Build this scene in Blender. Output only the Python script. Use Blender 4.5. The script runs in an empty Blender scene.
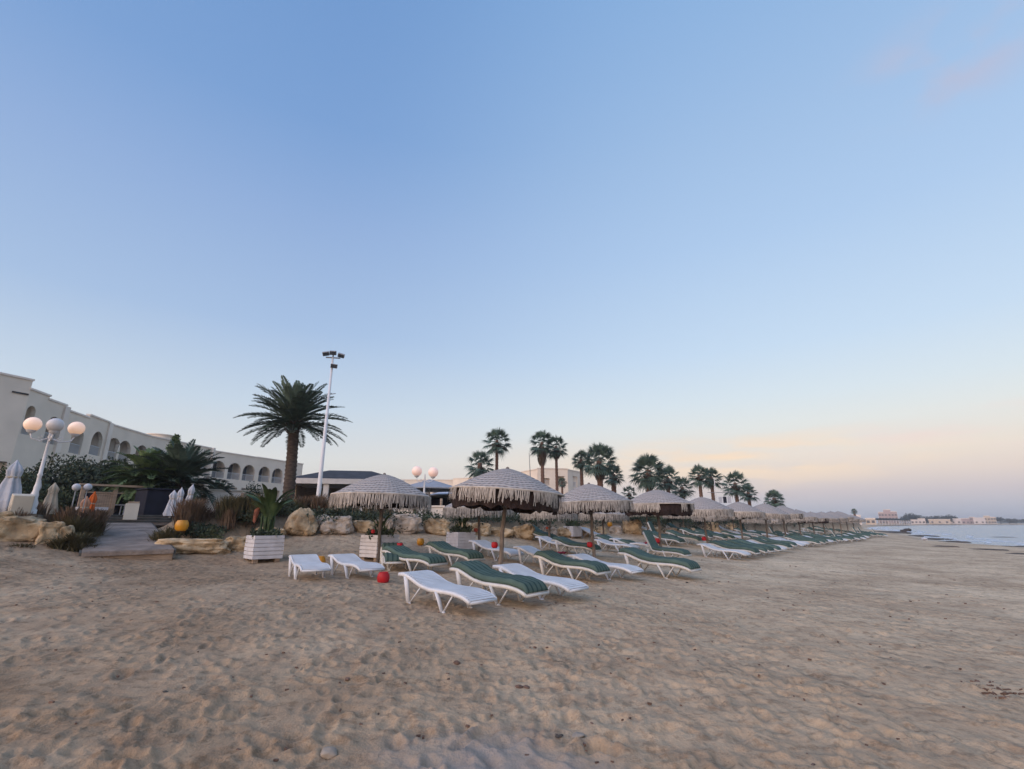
import bpy, bmesh, math, random
import numpy as np
from mathutils import Vector, Matrix, noise as mnoise
from mathutils.geometry import tessellate_polygon

random.seed(7)
R = math.radians
scene = bpy.context.scene
COL = scene.collection

# ------------------------------------------------------------------ camera numbers
F, CX, CY = 490.0, 512.0, 384.5
PITCH = R(15.78)
CP, SP = math.cos(PITCH), math.sin(PITCH)
CAM_Z = 1.45
SEA_Z = -0.55


def ray(px, py):
    u, v = (px - CX) / F, (py - CY) / F
    return u, CP + v * SP, SP - v * CP


def pt(px, t, py=523.0):
    d = ray(px, py)
    return d[0] * t, d[1] * t


# ------------------------------------------------------------------ terrain function
def shore_pts():
    p = [(-100, -300), (10, -60), (26, -20), (34, 8), (42, 30), (44.5, 44), (46.5, 52), (52.5, 64), (66, 84), (89, 117), (128, 185)]
    p += [pt(876, 270), pt(893, 350), pt(930, 440), pt(975, 500), pt(1040, 560), pt(1200, 680), pt(1700, 900)]
    return np.array(p, float)


SHORE = shore_pts()
SEA_POLY = np.vstack([SHORE, [[6000, 2000], [6000, -6000], [-1500, -6000]]])
BANK = np.array([(-60, -6), (-26, 5), (-15.5, 9.8), pt(70, 12.4), pt(74, 15.4), pt(158, 16.6), pt(166, 13.9), pt(230, 14.5), pt(300, 16.2),
                 pt(345, 16.8), pt(420, 18.3), pt(515, 21.3), pt(575, 24.6), pt(640, 27.6), pt(715, 37), pt(800, 58), pt(845, 95), pt(862, 150)], float)
LAND_POLY = np.vstack([BANK, [[100, 400], [-600, 800], [-900, -100]]])


def inside(poly, x, y):
    c = np.zeros(x.shape, bool)
    n = len(poly)
    for i in range(n):
        x0, y0 = poly[i]
        x1, y1 = poly[(i + 1) % n]
        if y0 == y1:
            continue
        m = ((y0 > y) != (y1 > y)) & (x < (x1 - x0) * (y - y0) / (y1 - y0) + x0)
        c ^= m
    return c


def dist_line(line, x, y):
    d = np.full(x.shape, 1e12)
    for (x0, y0), (x1, y1) in zip(line[:-1], line[1:]):
        dx, dy = x1 - x0, y1 - y0
        k = np.clip(((x - x0) * dx + (y - y0) * dy) / (dx * dx + dy * dy), 0, 1)
        d = np.minimum(d, (x - x0 - k * dx) ** 2 + (y - y0 - k * dy) ** 2)
    return np.sqrt(d)


def ctrl():
    c = [(0, 0, 0), (0, 4, .02), (3, 3, -.01), (-3, 3, .06), (-8, 4, .3), (8, 4, -.05), (16, 0, -.18), (-16, 3, .7), (0, -15, 0), (-15, -10, .5), (15, -15, -.3)]
    g = [(435, 6.9, .22, 613), (502, 11.7, .32, 572), (594, 15.2, .35, 560), (661, 18.8, .36, 551), (706, 22.7, .34, 547), (744, 27.3, .32, 543),
         (786, 36, .25, 540), (823, 46, .15, 537), (857, 56, .05, 536),
         (378, 14.3, .55, 555), (478, 15.7, .58, 551), (550, 19.6, .49, 548), (603, 22.5, .48, 546), (702, 34, .55, 535), (722, 38, .52, 535),
         (262, 13.6, .48, 560), (82, 11.5, .62, 562), (172, 12.3, .6, 558), (297, 9.5, .4, 580), (30, 9.5, .62, 570), (130, 9, .42, 580),
         (0, 11, 1.02, 540), (70, 12, .98, 538), (120, 15, 1.1, 530), (185, 13.5, .84, 545), (230, 14.2, .88, 540), (300, 16, 1.15, 531), (345, 16.5, 1.15, 531), (420, 18, 1.1, 531),
         (515, 21, .92, 536), (575, 24.3, .9, 534), (640, 27, .92, 533), (715, 36, .82, 532), (800, 55, .75, 528), (900, 20, 0, 560), (1000, 20, -.08, 560),
         (960, 34, -.2, 548), (890, 45, -.12, 540), (760, 14, .1, 575)]
    for px, t, z, py in g:
        x, y = pt(px, t, py)
        c.append((x, y, z))
    for x, y in SHORE[2:11]:
        c.append((x, y, SEA_Z))
    for (x0, y0), (x1, y1) in zip(SHORE[2:9], SHORE[3:10]):
        l = math.hypot(x1 - x0, y1 - y0)
        c.append((x0 + (y1 - y0) / l * 12, y0 - (x1 - x0) / l * 12, SEA_Z - .7))
    return np.array(c, float)


CT = ctrl()


def _tps():
    n = len(CT)
    p = CT[:, :2] / 50
    d2 = ((p[:, None] - p[None]) ** 2).sum(2)
    K = np.where(d2 > 0, d2 * np.log(d2 + 1e-12), 0) + np.eye(n) * .002
    A = np.zeros((n + 3, n + 3))
    A[:n, :n] = K
    A[:n, n] = 1
    A[:n, n + 1:] = p
    A[n, :n] = 1
    A[n + 1:, :n] = p.T
    return np.linalg.solve(A, np.concatenate([CT[:, 2], [0, 0, 0]]))


TW = _tps()


def smooth(a, b, x):
    k = np.clip((x - a) / (b - a), 0, 1)
    return k * k * (3 - 2 * k)


def terrain(x, y):
    """height and garden mask, arrays"""
    x = np.asarray(x, float)
    y = np.asarray(y, float)
    r = np.hypot(x, y)
    z = np.full(x.shape, TW[-3]) + (TW[-2] * x + TW[-1] * y) / 50
    for (cx, cy, cz), w in zip(CT, TW):
        d2 = ((x - cx) ** 2 + (y - cy) ** 2) / 2500
        z = z + w * d2 * np.log(d2 + 1e-12)
    z = np.clip(z, -2, 1.25)
    sea = inside(SEA_POLY, x, y)
    ds = dist_line(SHORE, x, y) * np.where(sea, -1, 1)
    far = SEA_Z + np.clip(ds * .05, -1.6, 1.7)
    k = smooth(85, 140, r)
    z = z * (1 - k) + far * k
    z = np.where(ds < 0, np.minimum(z, SEA_Z + .07 * ds), np.maximum(z, SEA_Z + np.minimum(ds * .03, .3)))
    z = np.clip(z, -2.2, None)
    land = inside(LAND_POLY, x, y)
    db = dist_line(BANK, x, y) * np.where(land, 1, -1)
    g = smooth(-.1, .75, db)
    z = z * (1 - g) + np.maximum(1.66, z) * g
    return z, g, ds


def gz(x, y):
    return float(terrain(np.array([x]), np.array([y]))[0][0])


def G(px, t, py=523.0):
    x, y = pt(px, t, py)
    return Vector((x, y, gz(x, y)))


def hit(px, py):
    dx, dy, dz = ray(px, py)
    ts = np.concatenate([np.arange(2, 40, .1), np.arange(40, 120, .5)])
    zz = terrain(dx * ts, dy * ts)[0]
    below = np.nonzero(CAM_Z + dz * ts < zz)[0]
    t = ts[below[0]] if len(below) else 60.0
    return Vector((dx * t, dy * t, gz(dx * t, dy * t)))


# ------------------------------------------------------------------ mesh builder
class MB:
    def __init__(s):
        s.v, s.f = [], []

    def add(s, vs, fs):
        o = len(s.v)
        s.v += [tuple(q) for q in vs]
        s.f += [tuple(i + o for i in f) for f in fs]
        return s

    def box(s, c, d, rot=None):
        hx, hy, hz = d[0] / 2, d[1] / 2, d[2] / 2
        vs = [Vector((a * hx, b * hy, e * hz)) for a in (-1, 1) for b in (-1, 1) for e in (-1, 1)]
        if rot is not None:
            vs = [rot @ q for q in vs]
        c = Vector(c)
        return s.add([q + c for q in vs], [(0, 1, 3, 2), (4, 6, 7, 5), (0, 4, 5, 1), (2, 3, 7, 6), (0, 2, 6, 4), (1, 5, 7, 3)])

    def hexa(s, b, t):
        """four bottom and four top corners (both counter-clockwise from above)"""
        return s.add(list(b) + list(t), [(3, 2, 1, 0), (4, 5, 6, 7), (0, 1, 5, 4), (1, 2, 6, 5), (2, 3, 7, 6), (3, 0, 4, 7)])

    def tube(s, pts, rad, n=8, caps=True, sy=1.0):
        pts = [Vector(p) for p in pts]
        if not hasattr(rad, '__len__'):
            rad = [rad] * len(pts)
        o = len(s.v)
        ref = None
        for i, p in enumerate(pts):
            d = (pts[min(i + 1, len(pts) - 1)] - pts[max(i - 1, 0)]).normalized()
            if ref is None:
                ref = d.orthogonal().normalized() if abs(d.z) > .9 else d.cross(Vector((0, 0, 1))).normalized()
            a = (ref - d * ref.dot(d)).normalized()
            b = d.cross(a)
            ref = a
            for k in range(n):
                w = 2 * math.pi * k / n
                s.v.append(tuple(p + (a * math.cos(w) + b * math.sin(w) * sy) * rad[i]))
        for i in range(len(pts) - 1):
            for k in range(n):
                k2 = (k + 1) % n
                s.f.append((o + i * n + k, o + i * n + k2, o + (i + 1) * n + k2, o + (i + 1) * n + k))
        if caps:
            s.f.append(tuple(o + k for k in reversed(range(n))))
            s.f.append(tuple(o + (len(pts) - 1) * n + k for k in range(n)))
        return s

    def lathe(s, prof, n=20, c=(0, 0, 0), jit=None):
        o = len(s.v)
        for i, (r, z) in enumerate(prof):
            for k in range(n):
                w = 2 * math.pi * k / n
                q = 1 if jit is None else jit(w, i)
                s.v.append((c[0] + r * q * math.cos(w), c[1] + r * q * math.sin(w), c[2] + z))
        for i in range(len(prof) - 1):
            for k in range(n):
                k2 = (k + 1) % n
                s.f.append((o + i * n + k, o + i * n + k2, o + (i + 1) * n + k2, o + (i + 1) * n + k))
        return s

    def sphere(s, c, r, n=16, m=10, sc=(1, 1, 1)):
        prof = [(max(1e-4, math.sin(math.pi * i / m)) * r, -math.cos(math.pi * i / m) * r * sc[2]) for i in range(m + 1)]
        return s.lathe(prof, n, c)

    def build(s, name, mat, parent=None, smooth=False, bevel=0):
        me = bpy.data.meshes.new(name)
        me.from_pydata(s.v, [], s.f)
        me.materials.append(mat)
        if smooth:
            me.shade_smooth()
        me.update()
        o = bpy.data.objects.new(name, me)
        COL.objects.link(o)
        if parent:
            o.parent = parent
        if bevel:
            m = o.modifiers.new('bevel', 'BEVEL')
            m.width = bevel
            m.segments = 2
            m.limit_method = 'ANGLE'
        return o


def tag(o, label=None, cat=None, group=None, kind=None):
    if label:
        o['label'] = label
    if cat:
        o['category'] = cat
    if group:
        o['group'] = group
    if kind:
        o['kind'] = kind
    return o


def thing(name, label, cat, loc=(0, 0, 0), rz=0, group=None):
    o = bpy.data.objects.new(name, None)
    o.empty_display_size = .2
    COL.objects.link(o)
    o.location = loc
    o.rotation_euler = (0, 0, rz)
    return tag(o, label, cat, group)


KIDS = {}


def copy_tree(o, parent=None):
    c = o.copy()
    COL.objects.link(c)
    if parent:
        c.parent = parent
    for ch in kids(o):
        copy_tree(ch, c)
    return c


def kids(o):
    return KIDS.setdefault(o.name, list(o.children))


def place(proto, used, loc, rz, label, group=None, scale=1.0, tilt=(0, 0)):
    o = copy_tree(proto) if used.get(proto.name) else proto
    used[proto.name] = True
    o.location = loc
    o.rotation_euler = (tilt[0], tilt[1], rz)
    o.scale = (scale,) * 3
    o['label'] = label
    if group:
        o['group'] = group
    return o


USED = {}

# ------------------------------------------------------------------ materials


def mk(name, c, var=.18, scale=4.0, rough=.8, bump=0.0, bscale=40.0, c2=None, spec=.25, rand=0.0, coord='Object', metal=0, stretch=None):
    m = bpy.data.materials.new(name)
    m.use_nodes = True
    nt = m.node_tree
    N, L = nt.nodes, nt.links
    b = N['Principled BSDF']
    b.inputs['Roughness'].default_value = rough
    b.inputs['Specular IOR Level'].default_value = spec
    b.inputs['Metallic'].default_value = metal
    tc = N.new('ShaderNodeTexCoord')
    src = tc.outputs[coord]
    if stretch:
        mp = N.new('ShaderNodeMapping')
        mp.inputs['Scale'].default_value = stretch
        L.new(src, mp.inputs['Vector'])
        src = mp.outputs['Vector']
    nz = N.new('ShaderNodeTexNoise')
    nz.inputs['Scale'].default_value = scale
    nz.inputs['Detail'].default_value = 5
    L.new(src, nz.inputs['Vector'])
    cr = N.new('ShaderNodeValToRGB')
    lo = tuple(q * (1 - var) for q in c)
    hi = c2 or tuple(min(.95, q * (1 + var)) for q in c)
    cr.color_ramp.elements[0].color = (*lo, 1)
    cr.color_ramp.elements[1].color = (*hi, 1)
    cr.color_ramp.elements[0].position = .32
    cr.color_ramp.elements[1].position = .68
    L.new(nz.outputs['Fac'], cr.inputs['Fac'])
    out = cr.outputs['Color']
    if rand:
        oi = N.new('ShaderNodeObjectInfo')
        mr = N.new('ShaderNodeMapRange')
        mr.inputs['To Min'].default_value = 1 - rand
        mr.inputs['To Max'].default_value = 1 + rand
        L.new(oi.outputs['Random'], mr.inputs['Value'])
        mx = N.new('ShaderNodeMix')
        mx.data_type = 'RGBA'
        mx.blend_type = 'MULTIPLY'
        mx.inputs['Factor'].default_value = 1
        L.new(out, mx.inputs['A'])
        L.new(mr.outputs['Result'], mx.inputs['B'])
        out = mx.outputs['Result']
    L.new(out, b.inputs['Base Color'])
    if bump:
        n2 = N.new('ShaderNodeTexNoise')
        n2.inputs['Scale'].default_value = bscale
        n2.inputs['Detail'].default_value = 6
        L.new(src, n2.inputs['Vector'])
        bp = N.new('ShaderNodeBump')
        bp.inputs['Strength'].default_value = bump
        bp.inputs['Distance'].default_value = .05
        L.new(n2.outputs['Fac'], bp.inputs['Height'])
        L.new(bp.outputs['Normal'], b.inputs['Normal'])
    return m


M = {}
M['plastic'] = mk('white_plastic', (.56, .565, .58), .1, 3, .45, .05, 60, spec=.4, rand=.06)
M['frame_white'] = mk('cream_plastic', (.52, .50, .465), .12, 3, .45, spec=.4, rand=.06)
M['pole'] = mk('weathered_pole', (.2, .165, .14), .3, 6, .9, .6, 25, stretch=(6, 6, 1), rand=.15)
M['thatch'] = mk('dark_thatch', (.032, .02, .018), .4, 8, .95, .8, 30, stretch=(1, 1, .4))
M['fringe'] = mk('cotton_fringe', (.43, .385, .34), .18, 6, .95, rand=.08)
M['planter'] = mk('white_painted_slats', (.56, .55, .57), .12, 4, .7, .15, 40, spec=.3)
M['soil'] = mk('planter_soil', (.06, .045, .03), .4, 12, .95, .8, 30)
M['red'] = mk('red_glaze', (.40, .014, .02), .2, 5, .5, spec=.25)
M['orange_red'] = mk('orange_red_glaze', (.42, .07, .03), .2, 5, .45, spec=.5)
M['yellow'] = mk('yellow_glaze', (.55, .24, .012), .15, 5, .4, spec=.5)
M['red_cloth'] = mk('crimson_cloth', (.33, .02, .04), .2, 8, .95)
M['palm'] = mk('palm_leaf', (.075, .115, .09), .45, 1.4, .65, c2=(.125, .18, .135), rand=.1)
M['palm_light'] = mk('palm_leaf_light', (.12, .185, .08), .4, 2, .6, c2=(.18, .26, .12))
M['fan'] = mk('fan_palm_leaf', (.08, .135, .112), .4, 1.2, .6, c2=(.13, .21, .17), rand=.12)
M['skirt'] = mk('dead_fronds', (.075, .055, .04), .4, 5, .95, rand=.15)
M['trunk'] = mk('palm_trunk', (.085, .065, .052), .4, 5, .95, 1.0, 14, stretch=(1, 1, 2.5))
M['trunk_red'] = mk('fan_palm_trunk', (.16, .095, .07), .3, 5, .95, .8, 14, stretch=(1, 1, 3))
M['shrub'] = mk('shrub_leaf', (.055, .07, .036), .45, 3, .75, c2=(.10, .12, .06), rand=.2)
M['hedge'] = mk('dark_hedge_leaf', (.036, .052, .034), .45, 2, .75, c2=(.072, .095, .06), rand=.15)
M['dry'] = mk('dry_brown_grass', (.12, .078, .052), .4, 3, .9, c2=(.20, .135, .09), rand=.15)
M['olive'] = mk('olive_grass', (.095, .088, .042), .4, 3, .85, c2=(.15, .13, .07), rand=.15)
M['banana'] = mk('banana_leaf', (.036, .066, .026), .4, 4, .6, c2=(.07, .115, .042))
M['wilt'] = mk('withered_leaf', (.17, .06, .035), .4, 9, .8)
M['rock'] = mk('ochre_stone', (.44, .305, .175), .45, 2.6, .95, 1.0, 9, rand=.12, c2=(.62, .47, .30))
M['rock_grey'] = mk('pale_grey_stone', (.40, .33, .27), .4, 2.6, .95, 1.0, 9, rand=.1, c2=(.54, .46, .38))
M['rock_dark'] = mk('wet_dark_stone', (.05, .045, .045), .3, 3, .6, .8, 12)
M['wall'] = mk('cream_render', (.74, .65, .55), .07, .5, .9, .1, 3)
M['wall_side'] = M['wall']
M['coping'] = mk('pale_coping', (.76, .68, .60), .06, 1, .85)
M['glass'] = mk('dark_glass', (.05, .06, .075), .2, 1, .15, spec=.6)
M['door_white'] = mk('white_joinery', (.55, .55, .57), .05, 2, .6)
M['rail'] = mk('pale_railing', (.52, .54, .57), .05, 2, .6)
M['slate'] = mk('dark_roof', (.045, .047, .055), .25, 2, .8, .3, 8)
M['white_wood'] = mk('white_timber', (.60, .58, .56), .08, 3, .7)
M['timber'] = mk('pale_timber', (.30, .225, .165), .25, 3, .85, .3, 20, stretch=(1, 1, 6))
M['deck'] = mk('grey_boards', (.215, .175, .148), .25, 2.5, .9, .5, 18)
M['deck_dark'] = mk('dark_boards', (.07, .07, .065), .3, 3, .9, .4, 18)
M['navy'] = mk('navy_canvas', (.014, .016, .028), .3, 2, .9)
M['canvas'] = mk('white_canvas', (.48, .49, .53), .1, 5, .9, .4, 10)
M['cream_canvas'] = mk('cream_canvas', (.42, .36, .28), .15, 5, .9, .4, 10)
M['grey_canvas'] = mk('grey_canvas', (.28, .30, .34), .1, 3, .9, .2, 10)
M['board'] = mk('cream_board', (.50, .45, .37), .08, 3, .8)
M['orange'] = mk('orange_cover', (.5, .11, .025), .15, 5, .9)
M['peach'] = mk('pinkish_canvas', (.42, .22, .14), .15, 5, .9)
M['metal'] = mk('white_metal', (.62, .62, .64), .06, 4, .45, spec=.5)
M['grey_metal'] = mk('grey_metal', (.25, .26, .28), .15, 4, .5, spec=.5)
M['weed'] = mk('dark_seaweed', (.085, .07, .058), .4, 3, .95, 1.0, 10)
M['pebble'] = mk('pebble', (.16, .1, .075), .4, 3, .9, .4, 20, rand=.3)
M['shell'] = mk('pale_stone', (.28, .235, .19), .2, 6, .8, .3, 20)
M['far_pink'] = mk('far_pinkish_render', (.36, .285, .285), .08, .05, .9)
M['far_white'] = mk('far_white_render', (.55, .50, .48), .06, .05, .9)
M['far_cream'] = mk('far_cream_render', (.50, .42, .34), .06, .05, .9)
M['far_tree'] = mk('far_tree_leaf', (.03, .045, .04), .3, .1, .9)
M['globe_off'] = mk('unlit_globe', (.56, .53, .52), .08, 3, .35, spec=.4)


def globe_mat(name, c, e):
    m = mk(name, (.75, .62, .55), .03, 3, .3)
    b = m.node_tree.nodes['Principled BSDF']
    b.inputs['Emission Color'].default_value = (*c, 1)
    b.inputs['Emission Strength'].default_value = e
    return m


M['globe'] = globe_mat('lit_globe', (1.0, .55, .30), .38)
M['globe_pink'] = globe_mat('dim_lit_globe', (1.0, .52, .42), .28)


def cushion_mat():
    m = bpy.data.materials.new('green_striped_fabric')
    m.use_nodes = True
    N, L = m.node_tree.nodes, m.node_tree.links
    b = N['Principled BSDF']
    b.inputs['Roughness'].default_value = .9
    b.inputs['Specular IOR Level'].default_value = .15
    tc = N.new('ShaderNodeTexCoord')
    sx = N.new('ShaderNodeSeparateXYZ')
    L.new(tc.outputs['Object'], sx.inputs[0])
    w = N.new('ShaderNodeMath')
    w.operation = 'MULTIPLY'
    w.inputs[1].default_value = 2 * math.pi / .125
    L.new(sx.outputs['Y'], w.inputs[0])
    si = N.new('ShaderNodeMath')
    si.operation = 'COSINE'
    L.new(w.outputs[0], si.inputs[0])
    cr = N.new('ShaderNodeValToRGB')
    cr.color_ramp.elements[0].position = .55
    cr.color_ramp.elements[0].color = (.07, .108, .092, 1)
    cr.color_ramp.elements[1].position = .95
    cr.color_ramp.elements[1].color = (.028, .055, .05, 1)
    mr = N.new('ShaderNodeMapRange')
    mr.inputs['From Min'].default_value = -1
    L.new(si.outputs[0], mr.inputs['Value'])
    L.new(mr.outputs['Result'], cr.inputs['Fac'])
    nz = N.new('ShaderNodeTexNoise')
    nz.inputs['Scale'].default_value = 3
    nz.inputs['Detail'].default_value = 4
    L.new(tc.outputs['Object'], nz.inputs['Vector'])
    oi = N.new('ShaderNodeObjectInfo')
    ad = N.new('ShaderNodeMath')
    ad.operation = 'MULTIPLY_ADD'
    ad.inputs[1].default_value = .5
    ad.inputs[2].default_value = .5
    L.new(oi.outputs['Random'], ad.inputs[0])
    a2 = N.new('ShaderNodeMath')
    a2.operation = 'ADD'
    L.new(ad.outputs[0], a2.inputs[0])
    L.new(nz.outputs['Fac'], a2.inputs[1])
    mx = N.new('ShaderNodeMix')
    mx.data_type = 'RGBA'
    mx.blend_type = 'MULTIPLY'
    mx.inputs['Factor'].default_value = .8
    L.new(cr.outputs['Color'], mx.inputs['A'])
    L.new(a2.outputs[0], mx.inputs['B'])
    L.new(mx.outputs['Result'], b.inputs['Base Color'])
    bp = N.new('ShaderNodeBump')
    bp.inputs['Strength'].default_value = .5
    bp.inputs['Distance'].default_value = .04
    L.new(nz.outputs['Fac'], bp.inputs['Height'])
    L.new(bp.outputs['Normal'], b.inputs['Normal'])
    return m


M['cushion'] = cushion_mat()


def macrame_mat():
    """open knotted cotton: cream rows with dark gaps where the lining shows"""
    m = bpy.data.materials.new('macrame_cotton')
    m.use_nodes = True
    N, L = m.node_tree.nodes, m.node_tree.links
    b = N['Principled BSDF']
    b.inputs['Roughness'].default_value = .95
    b.inputs['Specular IOR Level'].default_value = .1
    tc = N.new('ShaderNodeTexCoord')
    sx = N.new('ShaderNodeSeparateXYZ')
    L.new(tc.outputs['Object'], sx.inputs[0])

    def math_(op, a, c=None):
        n = N.new('ShaderNodeMath')
        n.operation = op
        for i, q in enumerate((a, c)):
            if q is None:
                continue
            if isinstance(q, (int, float)):
                n.inputs[i].default_value = q
            else:
                L.new(q, n.inputs[i])
        return n.outputs[0]
    rr = math_('SQRT', math_('ADD', math_('MULTIPLY', sx.outputs['X'], sx.outputs['X']), math_('MULTIPLY', sx.outputs['Y'], sx.outputs['Y'])))
    an = math_('ARCTAN2', sx.outputs['Y'], sx.outputs['X'])
    nz = N.new('ShaderNodeTexNoise')
    nz.inputs['Scale'].default_value = 5
    nz.inputs['Detail'].default_value = 3
    L.new(tc.outputs['Object'], nz.inputs['Vector'])
    wob = math_('MULTIPLY', nz.outputs['Fac'], 7.0)
    wob2 = math_('MULTIPLY', nz.outputs['Fac'], 5.0)
    rows = math_('SINE', math_('ADD', math_('MULTIPLY', rr, 2 * math.pi / .10), wob))
    knots = math_('SINE', math_('ADD', math_('MULTIPLY', an, 60), math_('ADD', wob2, math_('MULTIPLY', rr, 9))))
    g = math_('MULTIPLY', math_('ADD', math_('MULTIPLY', rows, .55), .5), math_('ADD', math_('MULTIPLY', knots, .17), .70))
    cr = N.new('ShaderNodeValToRGB')
    cr.color_ramp.elements[0].position = .25
    cr.color_ramp.elements[0].color = (.40, .365, .34, 1)
    cr.color_ramp.elements[1].position = .75
    cr.color_ramp.elements[1].color = (.185, .165, .16, 1)
    L.new(g, cr.inputs['Fac'])
    L.new(cr.outputs['Color'], b.inputs['Base Color'])
    bp = N.new('ShaderNodeBump')
    bp.invert = True
    bp.inputs['Strength'].default_value = .8
    bp.inputs['Distance'].default_value = .03
    L.new(g, bp.inputs['Height'])
    L.new(bp.outputs['Normal'], b.inputs['Normal'])
    return m


M['macrame'] = macrame_mat()

# ------------------------------------------------------------------ value noise


def vnoise(x, y, seed=0):
    xi, yi = np.floor(x).astype(np.int64), np.floor(y).astype(np.int64)
    fx, fy = x - xi, y - yi
    fx = fx * fx * (3 - 2 * fx)
    fy = fy * fy * (3 - 2 * fy)

    def h(a, b):
        n = (a * 374761393 + b * 668265263 + seed * 974711) & 0x7fffffff
        n = ((n ^ (n >> 13)) * 1274126177) & 0x7fffffff
        return ((n ^ (n >> 16)) & 0xffff) / 65535.0
    return (h(xi, yi) * (1 - fx) + h(xi + 1, yi) * fx) * (1 - fy) + (h(xi, yi + 1) * (1 - fx) + h(xi + 1, yi + 1) * fx) * fy


def fbm(x, y, seed=0, o=4):
    s, a = 0, .5
    for i in range(o):
        s = s + a * vnoise(x * 2 ** i, y * 2 ** i, seed + i)
        a *= .5
    return s


# ------------------------------------------------------------------ sand


def build_sand():
    ang = np.concatenate([np.linspace(-180, -64, 70)[:-1], np.linspace(-64, 64, 1000), np.linspace(64, 180, 70)[1:-1]])
    rad = [.25]
    while rad[-1] < 2000:
        r = rad[-1]
        q = 1.25 if r < 2.4 else 1.0065 if r < 42 else 1.018 if r < 150 else 1.12
        rad.append(r * q)
    rad = np.array(rad)
    A, RR = np.meshgrid(np.radians(ang), rad)
    x, y = (RR * np.sin(A)).ravel(), (RR * np.cos(A)).ravel()
    z, g, ds = terrain(x, y)
    r = RR.ravel()
    near = (1 - smooth(32, 85, r))
    sandy = (1 - g) * smooth(-.5, 1.5, ds)
    # wind and trampled relief
    warpx, warpy = x + fbm(x * .9, y * .9, 5) * .8, y + fbm(x * .9, y * .9, 9) * .8
    relief = (fbm(warpx * 1.1, warpy * 1.1, 1) - .47) * .022 + (fbm(warpx * 3.4, warpy * 3.4, 2, 3) - .44) * .017 + (fbm(x * 9, y * 9, 3, 2) - .37) * .016
    dz = relief * near * sandy
    # footprints
    rng = np.random.default_rng(4)
    nf = 8000
    fr = 2.6 + 36 * rng.random(nf) ** 1.3
    fa = np.radians(rng.uniform(-62, 62, nf))
    fx, fy = fr * np.sin(fa), fr * np.cos(fa)
    fth = rng.uniform(0, math.pi, nf)
    fl = rng.uniform(.06, .14, nf)
    fd = rng.uniform(.008, .030, nf)
    sel = np.nonzero((r < 42) & (np.abs(A.ravel()) < R(64)))[0]
    order = sel[np.argsort(x[sel])]
    xs = x[order]
    for k in range(nf):
        i0, i1 = np.searchsorted(xs, [fx[k] - .4, fx[k] + .4])
        ix = order[i0:i1]
        ix = ix[np.abs(y[ix] - fy[k]) < .4]
        if not len(ix):
            continue
        dx, dy = x[ix] - fx[k], y[ix] - fy[k]
        c, s = math.cos(fth[k]), math.sin(fth[k])
        u = (dx * c + dy * s) / fl[k]
        v = (-dx * s + dy * c) / (fl[k] * .5)
        q = u * u + v * v
        dz[ix] += (-np.exp(-q * 1.6) + .45 * np.exp(-(np.sqrt(q) - 1.35) ** 2 * 6)) * fd[k] * sandy[ix]
    z = z + dz
    z = z + (fbm(x * .7, y * .7, 20) - .47) * .12 * g * near
    z = np.where(r > 30, z + (1 - near) * (fbm(x * .25, y * .25, 30) - .47) * .14 * sandy * (ds > 1.5), z)
    nr, na = len(rad), len(ang)
    co = np.stack([x, y, z], 1)
    co = np.vstack([co, [[0, 0, z[:na].mean()]]])
    i = np.arange(nr - 1)[:, None] * na
    j = np.arange(na)[None]
    j2 = (j + 1) % na
    q = np.stack([i + j, i + na + j, i + na + j2, i + j2], -1).reshape(-1, 4)
    tri = np.stack([np.full(na, nr * na), np.arange(na), (np.arange(na) + 1) % na], -1)
    loops = np.concatenate([q.ravel(), tri.ravel()])
    starts = np.concatenate([np.arange(len(q)) * 4, len(q) * 4 + np.arange(na) * 3])
    me = bpy.data.meshes.new('sand')
    me.vertices.add(len(co))
    me.vertices.foreach_set('co', co.ravel().astype(np.float32))
    me.loops.add(len(loops))
    me.loops.foreach_set('vertex_index', loops.astype(np.int32))
    me.polygons.add(len(starts))
    me.polygons.foreach_set('loop_start', starts.astype(np.int32))
    me.update(calc_edges=True)
    at = me.attributes.new('soil', 'FLOAT', 'POINT')
    at.data.foreach_set('value', np.concatenate([g, [0]]).astype(np.float32))
    me.shade_smooth()
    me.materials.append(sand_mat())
    o = bpy.data.objects.new('beach_sand', me)
    COL.objects.link(o)
    tag(o, 'trampled beige beach sand running from the planted bank down to the sea', 'sand', kind='structure')


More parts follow.
